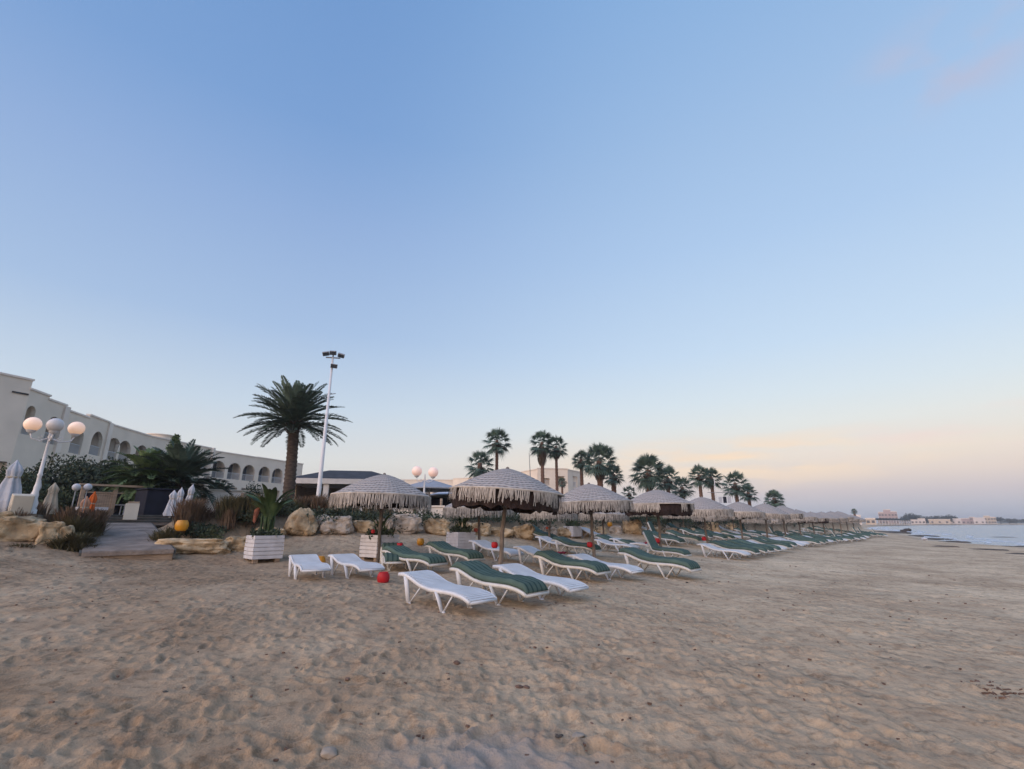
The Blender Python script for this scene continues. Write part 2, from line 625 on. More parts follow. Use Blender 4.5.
def sand_mat():
    m = bpy.data.materials.new('beach_sand')
    m.use_nodes = True
    N, L = m.node_tree.nodes, m.node_tree.links
    b = N['Principled BSDF']
    b.inputs['Specular IOR Level'].default_value = .12
    geo = N.new('ShaderNodeNewGeometry')
    P = geo.outputs['Position']

    def noise(sc, det=6, off=0, rough=.55, sz=None):
        n = N.new('ShaderNodeTexNoise')
        n.inputs['Scale'].default_value = sc
        n.inputs['Detail'].default_value = det
        n.inputs['Roughness'].default_value = rough
        mp = N.new('ShaderNodeMapping')
        mp.inputs['Location'].default_value = (off, off * .7, 0)
        if sz:
            mp.inputs['Scale'].default_value = sz
            mp.inputs['Rotation'].default_value = (0, 0, R(50))
        L.new(P, mp.inputs['Vector'])
        L.new(mp.outputs['Vector'], n.inputs['Vector'])
        return n.outputs['Fac']

    def ramp(f, a, c, p0=.3, p1=.7):
        n = N.new('ShaderNodeValToRGB')
        n.color_ramp.elements[0].color = (*a, 1)
        n.color_ramp.elements[1].color = (*c, 1)
        n.color_ramp.elements[0].position = p0
        n.color_ramp.elements[1].position = p1
        L.new(f, n.inputs['Fac'])
        return n.outputs['Color']

    def mix(f, a, c, mode='MIX'):
        n = N.new('ShaderNodeMix')
        n.data_type = 'RGBA'
        n.blend_type = mode
        for k, q in (('Factor', f), ('A', a), ('B', c)):
            if isinstance(q, (int, float)):
                n.inputs[k].default_value = q
            elif isinstance(q, tuple):
                n.inputs[k].default_value = (*q, 1)
            else:
                L.new(q, n.inputs[k])
        return n.outputs['Result']

    def mrange(f, a, c, d=0.0, e=1.0):
        n = N.new('ShaderNodeMapRange')
        n.interpolation_type = 'SMOOTHSTEP'
        n.inputs['From Min'].default_value = a
        n.inputs['From Max'].default_value = c
        n.inputs['To Min'].default_value = d
        n.inputs['To Max'].default_value = e
        L.new(f, n.inputs['Value'])
        return n.outputs['Result']
    sep = N.new('ShaderNodeSeparateXYZ')
    L.new(P, sep.inputs[0])
    # darker and redder inland on the left, paler towards the sea
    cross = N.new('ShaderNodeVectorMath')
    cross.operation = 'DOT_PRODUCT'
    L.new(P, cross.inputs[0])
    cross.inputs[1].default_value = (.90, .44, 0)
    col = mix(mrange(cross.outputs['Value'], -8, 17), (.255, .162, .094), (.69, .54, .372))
    col = mix(mrange(noise(.35, 4, 3), .35, .7), col, (.49, .365, .245))
    patch = mrange(noise(1.3, 6, 11), .38, .66)
    col = mix(patch, mix(1.0, col, (.84, .83, .83), 'MULTIPLY'), col)
    damp = mrange(noise(3.2, 7, 23, .65), .30, .52)
    col = mix(damp, mix(1.0, col, (.72, .70, .70), 'MULTIPLY'), col)
    speck = mrange(noise(7.5, 5, 31, .75), .36, .50)
    col = mix(speck, mix(1.0, col, (.70, .68, .66), 'MULTIPLY'), col)
    col = mix(mrange(noise(28, 4, 5, .7), .3, .6), mix(1.0, col, (.86, .86, .86), 'MULTIPLY'), col)
    # a greyer patch of sand right in front of the viewer
    dv = N.new('ShaderNodeVectorMath')
    dv.operation = 'DISTANCE'
    L.new(P, dv.inputs[0])
    dv.inputs[1].default_value = (-.15, 3.2, 0)
    n5 = noise(2.5, 6, 40, .65)
    sm = N.new('ShaderNodeMath')
    sm.operation = 'MULTIPLY_ADD'
    L.new(n5, sm.inputs[0])
    sm.inputs[1].default_value = -1.6
    L.new(dv.outputs['Value'], sm.inputs[2])
    col = mix(mrange(sm.outputs[0], -.7, .35, .75, 0), col, (.30, .265, .24))
    # wet strip at the water
    wet = mrange(sep.outputs['Z'], SEA_Z + .02, SEA_Z + .22, 1, 0)
    col = mix(wet, col, mix(1.0, col, (.6, .57, .56), 'MULTIPLY'))
    at = N.new('ShaderNodeAttribute')
    at.attribute_name = 'soil'
    soil = ramp(noise(1.1, 6, 7), (.06, .052, .03), (.15, .11, .075))
    col = mix(at.outputs['Fac'], col, soil)
    L.new(col, b.inputs['Base Color'])
    L.new(mrange(wet, 0, 1, .95, .3), b.inputs['Roughness'])
    def madd(a, k, c):
        n = N.new('ShaderNodeMath')
        n.operation = 'MULTIPLY_ADD'
        L.new(a, n.inputs[0])
        n.inputs[1].default_value = k
        if c is None:
            n.inputs[2].default_value = 0
        else:
            L.new(c, n.inputs[2])
        return n.outputs[0]

    def dents(sc, off):
        mp = N.new('ShaderNodeMapping')
        mp.inputs['Location'].default_value = (off, off, 0)
        mp.inputs['Scale'].default_value = (1, .62, 1)
        mp.inputs['Rotation'].default_value = (0, 0, R(off * 13))
        wn = N.new('ShaderNodeTexNoise')
        wn.inputs['Scale'].default_value = sc * .8
        wn.inputs['Detail'].default_value = 3
        L.new(P, wn.inputs['Vector'])
        wv = N.new('ShaderNodeVectorMath')
        wv.operation = 'MULTIPLY_ADD'
        L.new(wn.outputs['Color'], wv.inputs[0])
        wv.inputs[1].default_value = (.9 / sc,) * 3
        L.new(P, wv.inputs[2])
        L.new(wv.outputs['Vector'], mp.inputs['Vector'])
        v = N.new('ShaderNodeTexVoronoi')
        v.voronoi_dimensions = '2D'
        v.inputs['Scale'].default_value = sc
        L.new(mp.outputs['Vector'], v.inputs['Vector'])
        return mrange(v.outputs['Distance'], .05, .42)
    h = madd(noise(5, 8, 2, .62), .9, None)
    h = madd(dents(3.1, 3.0), .34, h)
    h = madd(dents(6.5, 8.0), .22, h)
    # churned in some places, trodden flat or blown smooth in others
    churn = N.new('ShaderNodeMath')
    churn.operation = 'MULTIPLY'
    L.new(h, churn.inputs[0])
    L.new(mrange(noise(.55, 5, 61, .6), .36, .66, .22, 1.15), churn.inputs[1])
    h = madd(noise(60, 4, 9, .6), .14, churn.outputs[0])
    hs = N.new('ShaderNodeMath')
    hs.operation = 'ADD'
    L.new(h, hs.inputs[0])
    hs.inputs[1].default_value = 0
    bp = N.new('ShaderNodeBump')
    bp.inputs['Strength'].default_value = .85
    bp.inputs['Distance'].default_value = .075
    L.new(hs.outputs[0], bp.inputs['Height'])
    L.new(bp.outputs['Normal'], b.inputs['Normal'])
    return m


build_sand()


def build_sea():
    m = bpy.data.materials.new('sea_water')
    m.use_nodes = True
    N, L = m.node_tree.nodes, m.node_tree.links
    b = N['Principled BSDF']
    b.inputs['Base Color'].default_value = (.13, .22, .30, 1)
    b.inputs['Roughness'].default_value = .18
    b.inputs['IOR'].default_value = 1.33
    geo = N.new('ShaderNodeNewGeometry')
    hs = None
    for sc, wgt, st in ((.35, .9, (1, 2.2, 1)), (1.6, .35, (1, 2, 1)), (6, .08, (1, 1, 1))):
        mp = N.new('ShaderNodeMapping')
        mp.inputs['Scale'].default_value = st
        mp.inputs['Rotation'].default_value = (0, 0, R(-30))
        L.new(geo.outputs['Position'], mp.inputs['Vector'])
        n = N.new('ShaderNodeTexNoise')
        n.inputs['Scale'].default_value = sc
        n.inputs['Detail'].default_value = 4
        L.new(mp.outputs['Vector'], n.inputs['Vector'])
        k = N.new('ShaderNodeMath')
        k.operation = 'MULTIPLY_ADD'
        L.new(n.outputs['Fac'], k.inputs[0])
        k.inputs[1].default_value = wgt
        if hs is not None:
            L.new(hs, k.inputs[2])
        else:
            k.inputs[2].default_value = 0
        hs = k.outputs[0]
    bp = N.new('ShaderNodeBump')
    bp.inputs['Strength'].default_value = .9
    bp.inputs['Distance'].default_value = .4
    L.new(hs, bp.inputs['Height'])
    L.new(bp.outputs['Normal'], b.inputs['Normal'])
    mb = MB()
    mb.add([(-1200, -2050, SEA_Z), (2050, -2050, SEA_Z), (2050, 2050, SEA_Z), (-1200, 2050, SEA_Z)], [(0, 1, 2, 3)])
    o = mb.build('sea', m)
    tag(o, 'calm pale blue sea filling the bay beyond the sand', 'sea', kind='structure')
    # low breaking ripples with foam along the near shore
    mf = mk('sea_foam', (.55, .58, .62), .1, 2, .6, .3, 10)
    fm = MB()
    rng = random.Random(3)
    for row, off in enumerate((1.0, 5.0)):
        P = SHORE[4:12]
        prev = None
        for (x0, y0), (x1, y1) in zip(P[:-1], P[1:]):
            l = math.hypot(x1 - x0, y1 - y0)
            nx, ny = (y1 - y0) / l, -(x1 - x0) / l
            n = int(l / 1.2)
            for i in range(n):
                k = i / n
                o_ = off + 1.4 * math.sin(i * .33 + row * 2) + 1.0 * math.sin(i * .11 + row)
                w = max(0.0, .2 + .4 * (mnoise.noise(Vector((x0 * .1 + i * .25, row * 7.1, 0))))) * (1 if row == 0 else .8)
                c = (x0 + (x1 - x0) * k + nx * o_, y0 + (y1 - y0) * k + ny * o_)
                cur = [(c[0] - nx * w, c[1] - ny * w, SEA_Z + .012), (c[0], c[1], SEA_Z + .03 + .25 * w), (c[0] + nx * w * .5, c[1] + ny * w * .5, SEA_Z + .012)]
                if prev and w > .02:
                    fm.add(prev + cur, [(0, 1, 4, 3), (1, 2, 5, 4)])
                prev = cur
            prev = None
    o = fm.build('sea_foam', mf, smooth=True)
    tag(o, 'thin white ripples of foam along the near edge of the sea', 'foam', kind='stuff')


build_sea()

# ------------------------------------------------------------------ world, sun, camera


def lin(c):
    return tuple(((q / 255 + .055) / 1.055) ** 2.4 if q > 10 else q / 255 / 12.92 for q in c) + (1,)


SUN_AZ, SUN_EL, WEST = -135, 24, 2.5


def build_world():
    w = bpy.data.worlds.new('World')
    scene.world = w
    w.use_nodes = True
    N, L = w.node_tree.nodes, w.node_tree.links
    bg = N['Background']
    tc = N.new('ShaderNodeTexCoord')
    sep = N.new('ShaderNodeSeparateXYZ')
    L.new(tc.outputs['Generated'], sep.inputs[0])

    def ramp(stops):
        n = N.new('ShaderNodeValToRGB')
        e = n.color_ramp.elements
        while len(e) > 1:
            e.remove(e[-1])
        for i, (p, c) in enumerate(stops):
            q = e[0] if i == 0 else e.new(p)
            q.position = p
            q.color = lin(c)
        L.new(sep.outputs['Z'], n.inputs['Fac'])
        return n.outputs['Color']
    left = ramp([(0, (214, 204, 196)), (.05, (216, 209, 202)), (.115, (220, 221, 220)), (.21, (199, 214, 229)), (.35, (167, 192, 225)), (.53, (146, 175, 218)), (.66, (124, 161, 211)), (.82, (112, 152, 205)), (1, (104, 144, 199))])
    right = ramp([(0, (176, 182, 198)), (.02, (184, 186, 200)), (.05, (206, 196, 200)), (.08, (228, 212, 203)), (.115, (236, 224, 211)), (.17, (228, 231, 228)), (.22, (217, 229, 236)), (.31, (199, 220, 241)), (.49, (175, 203, 236)), (.63, (161, 192, 229)), (.82, (136, 175, 221)), (1, (118, 160, 212))])
    d = N.new('ShaderNodeVectorMath')
    d.operation = 'DOT_PRODUCT'
    mp = N.new('ShaderNodeMapping')
    mp.inputs['Scale'].default_value = (1, 1, 0)
    L.new(tc.outputs['Generated'], mp.inputs['Vector'])
    nm = N.new('ShaderNodeVectorMath')
    nm.operation = 'NORMALIZE'
    L.new(mp.outputs['Vector'], nm.inputs[0])
    L.new(nm.outputs['Vector'], d.inputs[0])
    d.inputs[1].default_value = (math.sin(R(58)), math.cos(R(58)), 0)
    mr = N.new('ShaderNodeMapRange')
    mr.interpolation_type = 'SMOOTHSTEP'
    mr.inputs['From Min'].default_value = .10
    mr.inputs['From Max'].default_value = .98
    L.new(d.outputs['Value'], mr.inputs['Value'])

    def mix(f, a, c, mode='MIX'):
        n = N.new('ShaderNodeMix')
        n.data_type = 'RGBA'
        n.blend_type = mode
        for k, q in (('Factor', f), ('A', a), ('B', c)):
            if isinstance(q, (int, float)):
                n.inputs[k].default_value = q
            elif isinstance(q, tuple):
                n.inputs[k].default_value = q
            else:
                L.new(q, n.inputs[k])
        return n.outputs['Result']
    col = mix(mr.outputs['Result'], left, right)
    # after-glow of the set sun, behind the viewer
    west = ramp([(0, (255, 196, 150)), (.15, (255, 214, 184)), (.4, (226, 214, 214)), (.7, (140, 166, 210)), (1, (98, 140, 198))])
    west = mix(1.0, west, (WEST, WEST, WEST, 1), 'MULTIPLY')
    dw = N.new('ShaderNodeVectorMath')
    dw.operation = 'DOT_PRODUCT'
    L.new(nm.outputs['Vector'], dw.inputs[0])
    dw.inputs[1].default_value = (math.sin(R(SUN_AZ)), math.cos(R(SUN_AZ)), 0)
    mw = N.new('ShaderNodeMapRange')
    mw.interpolation_type = 'SMOOTHSTEP'
    mw.inputs['From Min'].default_value = .25
    mw.inputs['From Max'].default_value = .9
    L.new(dw.outputs['Value'], mw.inputs['Value'])
    col = mix(mw.outputs['Result'], col, west)

    # thin streaks of high cloud, in sky directions

    def cloud(vec, r0, r1, colr, amt, prev, seed, st):
        dd = N.new('ShaderNodeVectorMath')
        dd.operation = 'SUBTRACT'
        L.new(tc.outputs['Generated'], dd.inputs[0])
        v = Vector(vec).normalized()
        dd.inputs[1].default_value = v
        rt = N.new('ShaderNodeMapping')
        rt.inputs['Rotation'].default_value = st[3]
        rt.inputs['Scale'].default_value = st[:3]
        L.new(dd.outputs['Vector'], rt.inputs['Vector'])
        ln = N.new('ShaderNodeVectorMath')
        ln.operation = 'LENGTH'
        L.new(rt.outputs['Vector'], ln.inputs[0])
        nz = N.new('ShaderNodeTexNoise')
        nz.inputs['Scale'].default_value = 6
        nz.inputs['Detail'].default_value = 6
        m2 = N.new('ShaderNodeMapping')
        m2.inputs['Location'].default_value = (seed, seed, 0)
        L.new(rt.outputs['Vector'], m2.inputs['Vector'])
        L.new(m2.outputs['Vector'], nz.inputs['Vector'])
        f = N.new('ShaderNodeMapRange')
        f.interpolation_type = 'SMOOTHSTEP'
        f.inputs['From Min'].default_value = r1
        f.inputs['From Max'].default_value = r0
        L.new(ln.outputs['Value'], f.inputs['Value'])
        g = N.new('ShaderNodeMapRange')
        g.interpolation_type = 'SMOOTHSTEP'
        g.inputs['From Min'].default_value = .42
        g.inputs['From Max'].default_value = .62
        g.inputs['To Max'].default_value = amt
        L.new(nz.outputs['Fac'], g.inputs['Value'])
        mu = N.new('ShaderNodeMath')
        mu.operation = 'MULTIPLY'
        L.new(f.outputs['Result'], mu.inputs[0])
        L.new(g.outputs['Result'], mu.inputs[1])
        return mix(mu.outputs[0], prev, lin(colr))
    col = cloud(ray(742, 460), 0, .40, (250, 224, 196), 1.0, col, 1.3, (1, 1, 6.0, (0, R(-8), 0)))
    col = cloud(ray(610, 470), 0, .4, (240, 220, 200), .45, col, 9.1, (1, 1, 4.5, (0, 0, 0)))
    col = cloud(ray(985, 432), 0, .34, (240, 220, 212), .75, col, 4.7, (1, 1, 6.0, (0, R(-10), 0)))
    col = cloud(ray(945, 62), 0, .17, (186, 190, 214), 1.0, col, 5.3, (1.1, 1.1, 2.2, (R(20), R(-35), 0)))
    sky = N.new('ShaderNodeTexSky')
    sky.sky_type = 'NISHITA'
    sky.sun_disc = False
    sky.sun_elevation = R(SUN_EL)
    sky.sun_rotation = R(SUN_AZ)
    col = mix(1.0, col, (10, 10, 10, 1), 'MULTIPLY')
    sc = mix(1.0, sky.outputs['Color'], (.05, .05, .05, 1), 'MULTIPLY')
    col = mix(1.0, col, sc, 'ADD')
    L.new(col, bg.inputs['Color'])
    bg.inputs['Strength'].default_value = .1


build_world()
sun = bpy.data.lights.new('sun', 'SUN')
sun.energy = 1.5
sun.angle = R(70)
sun.color = (1, .80, .62)
so = bpy.data.objects.new('sun', sun)
so.rotation_euler = (R(90 - SUN_EL), 0, R(180 - SUN_AZ))
COL.objects.link(so)

cam = bpy.data.cameras.new('camera')
cam.sensor_width = 36
cam.lens = F / 1024 * 36
cam.clip_end = 20000
cam.clip_start = .05
co = bpy.data.objects.new('camera', cam)
co.location = (0, 0, CAM_Z)
co.rotation_euler = (math.pi / 2 + PITCH, 0, 0)
COL.objects.link(co)
scene.camera = co
vs = scene.view_settings
vs.view_transform = 'Standard'
vs.look = 'None'
vs.exposure = 0
vs.gamma = 1
scene.render.resolution_x, scene.render.resolution_y = 1024, 769

# ------------------------------------------------------------------ parasols
UR = 1.32        # canopy radius
UH = 2.38        # total height


def canopy_profile(R_, rise, n=9):
    out = []
    for i in range(n + 1):
        k = i / n
        out.append((max(.012, R_ * k), UH - .06 - rise * (k ** 1.45) * (1 + .06 * math.sin(k * math.pi))))
    return out


def make_umbrella(seed, thin, rise=.44, hang=.30, lining=.40):
    """thin: share of the fringe that has worn away"""
    rg = random.Random(seed)
    root = thing('beach_parasol', 'x', 'parasol')
    lean = (rg.uniform(-.05, .05), rg.uniform(-.05, .05))
    pts = []
    for i in range(9):
        k = i / 8
        z = -.25 + k * (UH - .2)
        pts.append((lean[0] * (1 - k) + .012 * math.sin(i * 1.7 + seed), lean[1] * (1 - k) + .012 * math.cos(i * 2.1 + seed), z))
    MB().tube(pts, [.055 - .012 * i / 8 for i in range(9)], 9).build('pole', M['pole'], root, True)
    n = 56
    ph = [rg.uniform(0, 6.28) for _ in range(4)]

    def sag(w):
        return 1 + .018 * math.sin(8 * w + ph[0]) + .012 * math.sin(3 * w + ph[1])
    prof = canopy_profile(UR, rise)

    def rough(w, i):
        return 1 + .035 * mnoise.noise(Vector((2.2 * math.cos(w), 2.2 * math.sin(w), i * .9 + seed))) + .014 * math.sin(6 * w + 1.8 + ph[2]) * i / 9
    cm = MB()
    cm.lathe([(r, z) for r, z in prof], n, jit=lambda w, i: sag(w) * rough(w, i) if i > 1 else 1)
    cm.lathe([(r * .985, z - .03) for r, z in reversed(prof)], n, jit=lambda w, i: sag(w) if i < 7 else 1)
    can = cm.build('canopy', M['macrame'], root, True)
    # thick rolled rim of the knotted cover
    rm = [(UR * sag(w) * math.cos(w), UR * sag(w) * math.sin(w), prof[-1][1] - .012) for w in (2 * math.pi * k / n for k in range(n + 1))]
    MB().tube(rm, .024, 6, False).build('rim_cord', M['fringe'], can, True)
    MB().lathe([(.001, UH - .02), (.03, UH - .03), (.045, UH - .06), (.03, UH - .12), (.028, UH - .3)], 10).build('finial', M['pole'], root, True)
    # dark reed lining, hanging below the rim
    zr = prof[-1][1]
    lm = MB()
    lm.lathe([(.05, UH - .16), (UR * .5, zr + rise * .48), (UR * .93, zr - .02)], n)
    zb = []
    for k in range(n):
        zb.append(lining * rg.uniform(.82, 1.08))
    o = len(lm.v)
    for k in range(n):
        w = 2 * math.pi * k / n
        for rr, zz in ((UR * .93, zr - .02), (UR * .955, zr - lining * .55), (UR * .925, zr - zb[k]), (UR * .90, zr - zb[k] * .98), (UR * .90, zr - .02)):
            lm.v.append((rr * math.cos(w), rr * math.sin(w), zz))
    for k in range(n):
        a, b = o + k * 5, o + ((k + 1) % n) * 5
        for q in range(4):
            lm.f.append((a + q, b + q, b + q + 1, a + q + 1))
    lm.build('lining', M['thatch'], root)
    # ribs and struts under the lining
    for k in range(6):
        w = 2 * math.pi * k / 6 + .3
        MB().tube([(.04 * math.cos(w), .04 * math.sin(w), UH - .2), (UR * .9 * math.cos(w), UR * .9 * math.sin(w), zr - .05)], .014, 5).build('rib', M['pole'], root)
        MB().tube([(.04 * math.cos(w), .04 * math.sin(w), zr - .38), (UR * .5 * math.cos(w), UR * .5 * math.sin(w), zr + rise * .32)], .011, 5).build('strut', M['pole'], root)
    fm = MB()
    nt = 330
    gap = 0
    keep = True
    for k in range(nt):
        if gap <= 0:
            keep = rg.random() > thin
            gap = rg.randint(4, 12) if keep else rg.randint(3, 10)
        gap -= 1
        if not keep:
            continue
        w = 2 * math.pi * (k + rg.uniform(-.3, .3)) / nt
        h = hang * rg.uniform(.62, 1.14)
        wd = UR * 2 * math.pi / nt * rg.uniform(.28, .46)
        for lay in range(2):
            ww = w + rg.uniform(-.012, .012)
            r0 = UR * sag(w) * (1.0 + .012 * lay)
            tx, ty = -math.sin(ww), math.cos(ww)
            col = []
            sw = rg.uniform(-.045, .045)
            fl = rg.uniform(.015, .05)
            for i in range(4):
                q = i / 3
                rr = r0 + fl * q * (1 - .4 * q)
                wq = wd * (1 - .45 * q)
                zz = zr - .01 - h * q
                for sgn in (-1, 1):
                    col.append((rr * math.cos(ww) + tx * (sgn * wq + sw * q), rr * math.sin(ww) + ty * (sgn * wq + sw * q), zz))
            fm.add(col, [(0, 1, 3, 2), (2, 3, 5, 4), (4, 5, 7, 6)])
    fm.lathe([(UR * 1.004, zr - .012), (UR * 1.006, zr - .035)], n, jit=lambda w, i: sag(w))
    fm.build('fringe', M['fringe'], root)
    return root


um_dark = make_umbrella(4, .38, .54, .29, .43)
um_mid = make_umbrella(5, .14, .58, .32, .34)
um_full = make_umbrella(8, 0.0, .60, .36, .26)
um_round = make_umbrella(12, 0.0, .62, .37, .28)

ORD = ['first', 'second', 'third', 'fourth', 'fifth', 'sixth', 'seventh', 'eighth', 'ninth', 'tenth', 'eleventh', 'twelfth', 'thirteenth', 'fourteenth', 'fifteenth']
FR = [(500.5, 11.7, 572), (594, 15.2, 560), (661, 18.8, 551), (707, 22.7, 547), (743, 27.3, 543)]
FRONT = [Vector((*pt(a, b, c), 0)) for a, b, c in FR]
last = FRONT[-1]
for k in range(9):
    last = last + Vector((.648, .757, 0)).normalized() * 5.0
    FRONT.append(last.copy())
BK = [(376.5, 13.2, 557), (479, 15.7, 551), (550, 19.6, 548), (604, 22.2, 545)]
BACK = [Vector((*pt(a, b, c), 0)) for a, b, c in BK]
last = BACK[-1]
for k in range(9):
    last = last + Vector((.655, .757, 0)).normalized() * (4.6 if k < 4 else 5.2)
    BACK.append(last.copy())
GF = 'fringed parasols in the row nearest the sea'
GB = 'fringed parasols in the row nearest the bank'
front_var = [um_dark, um_mid, um_dark, um_full, um_round, um_full, um_mid, um_round, um_dark, um_full, um_round, um_full, um_mid, um_full]
front_lab = ['large fringed parasol with dark brown lining showing, behind the nearest green lounger',
             'striped looking cream parasol with long even fringe, next beyond the large brown lined one',
             'parasol with ragged fringe over blackish lining, third of the seaward row']
rr = random.Random(11)
for k, p in enumerate(FRONT):
    lab = front_lab[k] if k < 3 else 'cream fringed parasol, %s along the seaward row from the near end' % ORD[k]
    place(front_var[k], USED, (p.x, p.y, gz(p.x, p.y)), 0 if k < 2 else rr.uniform(0, 6), lab, GF, 1.06 if k == 0 else rr.uniform(.98, 1.03), (0, R(3.8)) if k == 0 else (0, R(-1.5)) if k == 1 else (R(rr.uniform(-2.5, 2.5)), R(rr.uniform(-2.5, 2.5))))
back_lab = ['leftmost of the beach parasols, grey white with full fringe, before a slatted planter',
            'low fringed parasol half hidden behind the large brown lined parasol',
            'pale full fringed parasol standing between the brown lined and the striped looking parasols',
            'pale full fringed parasol half hidden behind the striped looking parasol']
for k, p in enumerate(BACK):
    lab = back_lab[k] if k < 4 else 'cream fringed parasol, %s along the landward row from the near end' % ORD[k]
    place([um_full, um_full, um_round, um_full][k % 4], USED, (p.x, p.y, gz(p.x, p.y) - (0 if k == 0 else .1)), rr.uniform(0, 6), lab, GB, 1.01 if k == 0 else rr.uniform(.84, .88), (R(rr.uniform(-1.5, 1.5)), R(rr.uniform(-1.5, 1.5))))

# ------------------------------------------------------------------ sun loungers
LW = .64


def prof_z(x, raised):
    if raised:
        P = [(-.62, 1.0), (-.55, .86), (-.28, .36), (0, .33), (.35, .345), (.7, .335), (.9, .30), (.96, .27)]
    else:
        P = [(-.96, .49), (-.86, .505), (-.74, .497), (-.6, .46), (-.32, .37), (-.05, .335), (.3, .345), (.55, .35), (.78, .325), (.92, .285), (.97, .255)]
    for (a, b), (c, d) in zip(P[:-1], P[1:]):
        if x <= c:
            return b + (d - b) * (x - a) / (c - a)
    return P[-1][1]


def path(raised, n=26):
    x0, x1 = (-.62, .96) if raised else (-.96, .97)
    raw = [(x0 + (x1 - x0) * i / 120) for i in range(121)]
    pts = [(x, prof_z(x, raised)) for x in raw]
    # smooth a little then resample by length
    for _ in range(6):
        pts = [pts[0]] + [(pts[i][0], (pts[i - 1][1] + 2 * pts[i][1] + pts[i + 1][1]) / 4) for i in range(1, 120)] + [pts[-1]]
    ln = [0]
    for a, b in zip(pts[:-1], pts[1:]):
        ln.append(ln[-1] + math.hypot(b[0] - a[0], b[1] - a[1]))
    out = []
    for i in range(n + 1):
        s = ln[-1] * i / n
        j = max(k for k in range(121) if ln[k] <= s + 1e-9)
        j = min(j, 119)
        k = (s - ln[j]) / (ln[j + 1] - ln[j])
        out.append((pts[j][0] + (pts[j + 1][0] - pts[j][0]) * k, pts[j][1] + (pts[j + 1][1] - pts[j][1]) * k))
    return out


def make_lounger(name, raised, cushion, seed, cat='sun lounger'):
    rg = random.Random(seed)
    root = thing(name, 'x', cat)
    fr = M['frame_white'] if cushion else M['plastic']
    P = path(raised)
    fm = MB()
    for s in (-1, 1):
        fm.tube([(x, s * LW / 2, z - .03) for x, z in P], .026, 8, sy=1.4)
    for j in (0, -1):
        x, z = P[j]
        fm.tube([(x, -LW / 2, z - .03), (x, LW / 2, z - .03)], .026, 8)
    for x in (-.5, .25, .6):
        fm.tube([(x, -LW / 2, prof_z(x, raised) - .06), (x, LW / 2, prof_z(x, raised) - .06)], .018, 6)
    fm.build('frame', fr, root, True)
    dm = MB()
    Q = path(raised, 34)
    for i in range(34):
        (x0, z0), (x1, z1) = Q[i], Q[i + 1]
        a = math.atan2(z1 - z0, x1 - x0)
        l = math.hypot(x1 - x0, z1 - z0)
        dm.box(((x0 + x1) / 2, 0, (z0 + z1) / 2), (l * .8, LW - .05, .016), Matrix.Rotation(-a, 3, 'Y'))
    dm.build('slatted_deck', fr, root, False, .003)
    for s in (-1, 1):
        y = s * (LW / 2 + .004)
        xs = [(-.74, -.6, -.30), (.14, .33, .56)] if not raised else [(-.42, -.5, -.12), (.14, .33, .56)]
        for a, g, b in xs:
            za = (prof_z(a, raised) if not raised else .40) - .04
            zb = prof_z(b, raised) - .045
            lm = MB()
            # broad moulded leg and the thin brace behind it, joined at the foot
            lm.tube([(a, y, za), (a + (g - a) * .5, y, za * .5), (g, y, -.02)], [.047, .043, .038], 8, sy=.55)
            lm.tube([(g + .02, y - s * .012, .01), (b, y - s * .012, zb)], [.017, .014], 6)
            lm.tube([(g - .045, y, -.005), (g + .06, y, -.005)], .022, 6)
            lm.build('leg', fr, root, True)
    if cushion:
        t = .098
        C = path(raised, 40)
        cm = MB()
        W = LW / 2 - .005
        ys = [-W, -W + .02] + [-W + .045 + (2 * W - .09) * i / 15 for i in range(16)] + [W - .02, W]
        rows = []
        nI = len(C)
        for i in range(nI):
            x, z = C[i]
            e = min(i, nI - 1 - i)
            puff = t * (.45 if e == 0 else .8 if e == 1 else 1.0)
            quilt = .010 * abs(math.sin(math.pi * i / nI * 7))
            row = []
            for y in ys:
                ey = (abs(y) - (W - .045)) / .045
                h = puff * (1 if ey < 0 else math.sqrt(max(.1, 1 - .75 * ey * ey)))
                chan = .012 * (math.cos(2 * math.pi * y / .125) - 1) * .5
                row.append((x, y, z + .012 + h + quilt + chan + .010 * mnoise.noise(Vector((x * 4, y * 4, seed)))))
            rows.append(row)
        m = len(ys)
        vs_, fs_ = [], []
        for row in rows:
            vs_ += row
        for (x, z) in C:
            vs_ += [(x, -W, z + .011), (x, W, z + .011)]
        for i in range(nI - 1):
            for j in range(m - 1):
                fs_.append((i * m + j, i * m + j + 1, (i + 1) * m + j + 1, (i + 1) * m + j))
            b0, b1 = nI * m + 2 * i, nI * m + 2 * i + 2
            fs_.append((b0, i * m, (i + 1) * m, b1))
            fs_.append((b0 + 1, b1 + 1, (i + 1) * m + m - 1, i * m + m - 1))
            fs_.append((b0, b1, b1 + 1, b0 + 1))
        fs_.append(tuple([nI * m + 1] + list(range(m - 1, -1, -1)) + [nI * m]))
        k0 = (nI - 1) * m
        fs_.append(tuple([nI * m + 2 * nI - 2] + list(range(k0, k0 + m)) + [nI * m + 2 * nI - 1]))
        cm.add(vs_, fs_)
        cm.build('cushion', M['cushion'], root, True)
    return root


lo_bare = make_lounger('sun_lounger', False, False, 1)
lo_green = make_lounger('sun_lounger', False, True, 2)
lo_up = make_lounger('sun_lounger', True, True, 3)
TH = R(-40.7)
GL = 'sun loungers set out under the parasols'


def lounger(proto, x, y, label, rz=TH, scale=.88):
    # tilt with the sand under it
    d = Vector((math.cos(rz), math.sin(rz)))
    z0, z1 = gz(x - .6 * d.x, y - .6 * d.y), gz(x + .4 * d.x, y + .4 * d.y)
    return place(proto, USED, (x, y, z0 * .4 + z1 * .6), rz, label, GL, scale, (0, math.atan2(z0 - z1, 1.0)))


